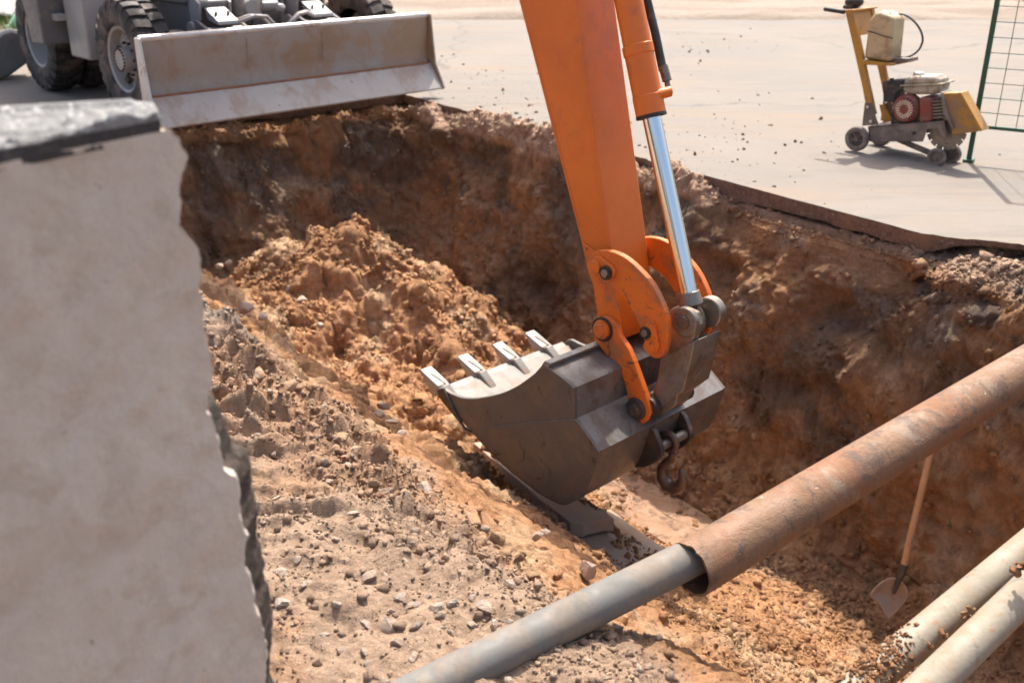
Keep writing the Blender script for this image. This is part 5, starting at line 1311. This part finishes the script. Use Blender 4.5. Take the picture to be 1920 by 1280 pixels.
# water canister on the shelf, its strap and hose
cb0 = sp(1619, 111, 0.07)
can = empty('water_canister', cb0, 'dirty yellowish plastic jerrycan strapped on the floor saw shelf', 'jerrycan')
cp = [(1619, 110), (1629, 39), (1643, 22), (1652, 21), (1664, 26), (1670, 33), (1667, 116)]
body_ = [(1619, 111), (1628, 39), (1640, 24), (1652, 22), (1676, 34), (1668, 117)]
MB().prism(SAW.ps(body_, 0.05), LW * 0.19).build('can_body', 'canister_plastic', root=can, bevel=0.022)
hb = SAW.ps([(1650, 22), (1654, 19), (1668, 25), (1670, 31), (1664, 30)], 0.09)
MB().prism(hb, LW * 0.035).build('can_handle', 'canister_plastic', root=can, bevel=0.006)
q = sp(1669, 30, 0.19); cap_d = unit(LX * 0.5 + UPV)
MB().cyl(q - cap_d * 0.02, q + cap_d * 0.025, 0.026, seg=20).build('can_cap', 'canister_plastic', root=can, bevel=0.003)
for dz in (0,):
    MB().tube([sp(1625, 58, 0.045), sp(1640, 62, 0.043), sp(1656, 68, 0.043), sp(1673, 72, 0.045), sp(1674, 72, 0.15), sp(1672, 71, 0.245)], 0.004, 8).build('strap_wire', 'engine_black', root=can)
hs_pts = [(1680, 28), (1692, 27), (1705, 33), (1718, 45), (1727, 60), (1730, 76), (1724, 92), (1712, 103), (1698, 108), (1684, 107)]
hz = MB().tube([sp(u, v, 0.20) for u, v in smooth_open(hs_pts, 4)], 0.0075, 10).build('water_hose', 'hose_rubber', loc=tuple(sp(1684, 107, .2)), angle=80)
tag(hz, 'thin black hose curving out beside the plastic jerrycan', 'hose')
MB().prism(SAW.ps([(1672, 110), (1703, 110), (1703, 117), (1672, 120)], 0.10), LW * 0.16).build('shelf_end', 'saw_frame', parent=sh0, root=saw, bevel=0.003)

# ------------------------------------------------------------------ mesh fence panel
f0 = at_z(1816, 303, 0.0)
fp0, fp1 = at_z(1836, 238, 0.26), at_z(1920, 246, 0.26)
FD = unit((fp1 - f0) * [1, 1, 0]); FD = unit((fp1 - fp0) * [1, 1, 0])
fence = empty('fence_panel', f0, 'green wire mesh fence panel on a steel post at the right edge', 'fence')
FH, FL = 2.0, 2.5
MB().box(f0 + UPV * (FH / 2 + .02), FD * 0.017, np.cross(FD, UPV) * 0.017, UPV * (FH / 2)).build('post', 'fence_green', root=fence, bevel=0.003)
MB().box(f0 + FD * FL + UPV * (FH / 2 + .02), FD * 0.017, np.cross(FD, UPV) * 0.017, UPV * (FH / 2)).build('post', 'fence_green', root=fence, bevel=0.003)
for z in (0.26, FH):
    MB().box(f0 + FD * FL / 2 + UPV * z, FD * (FL / 2 - 0.018), np.cross(FD, UPV) * 0.012, UPV * 0.012).build('rail', 'fence_green', root=fence, bevel=0.002)
for x in (0, FL):
    MB().box(f0 + FD * x + UPV * 0.011, FD * 0.035, np.cross(FD, UPV) * 0.05, UPV * 0.010).build('foot_plate', 'fence_green', root=fence, bevel=0.002)
hw = MB().cyl(f0 + FD * 0.018, f0 + FD * (FL - 0.018), 0.0028, seg=6).build('wire', 'fence_green', root=fence)
vw = MB().cyl(f0 + UPV * 0.27, f0 + UPV * (FH - .01), 0.0028, seg=6).build('wire', 'fence_green', root=fence)
zs_ = np.arange(0.36, FH - 0.05, 0.104); hw.location = (0, 0, float(zs_[0]))
for z in zs_[1:]: part_copy(hw, fence, (0, 0, z))
xs_ = np.arange(0.135, FL - 0.05, 0.135); vw.location = tuple(FD * xs_[0] + np.cross(FD, UPV) * 0.005)
for x in xs_[1:]: part_copy(vw, fence, FD * x + np.cross(FD, UPV) * 0.005)

# ------------------------------------------------------------------ far left: concrete block, tarpaulin
bp = Sheet(at_z(40, 150, 0.0), unit([0.45, -0.9, 0]))
o = MB().prism(bp.ps([(-40, 150), (-30, 95), (5, 66), (22, 61), (40, 66), (57, 100), (60, 112), (22, 140), (0, 150)], 0.0), unit([-0.45, 0.9, 0]) * 0.5).build('concrete_block', 'dark_concrete', loc=tuple(at_z(10, 150, 0)), bevel=0.02)
tag(o, 'dark grey concrete block tilted behind the rear wheel', 'concrete block')
def tarp(name, u0, u1, v0, v1, z0, hgt, mat, label, seed):
    a, b = at_z(u0, v1, z0), at_z(u1, v0, z0)
    n = 40; X, Y = np.meshgrid(np.linspace(a[0], b[0], n), np.linspace(a[1], b[1], n), indexing='ij')
    Z = z0 + hgt * np.clip(1 - (np.hypot((X - (a[0] + b[0]) / 2) / abs(b[0] - a[0]), (Y - (a[1] + b[1]) / 2) / abs(b[1] - a[1])) * 1.8) ** 2, -0.25, 1) + 0.10 * fbm2(X, Y, 1.4, 4, seed)
    i_ = np.arange(n * n).reshape(n, n)
    me = np_mesh(name, np.stack([X - a[0], Y - a[1], Z], -1).reshape(-1, 3), np.stack([i_[:-1, :-1], i_[1:, :-1], i_[1:, 1:], i_[:-1, 1:]], -1).reshape(-1), 4)
    me.materials.append(M[mat]); me.polygons.foreach_set('use_smooth', np.ones(len(me.polygons), bool))
    o = bpy.data.objects.new(name, me); o.location = (a[0], a[1], 0); COL.objects.link(o)
    s_ = o.modifiers.new('thickness', 'SOLIDIFY'); s_.thickness = 0.01
    return tag(o, label, 'tarpaulin')
tarp('tarpaulin', -90, 46, 14, 62, 0.05, 0.75, 'tarp_white', 'crumpled whitish tarpaulin heaped in the top left corner', 801)
tarp('tarpaulin', 20, 50, 46, 56, 0.02, 0.22, 'tarp_green', 'small green tarpaulin scrap beside the white one', 811)
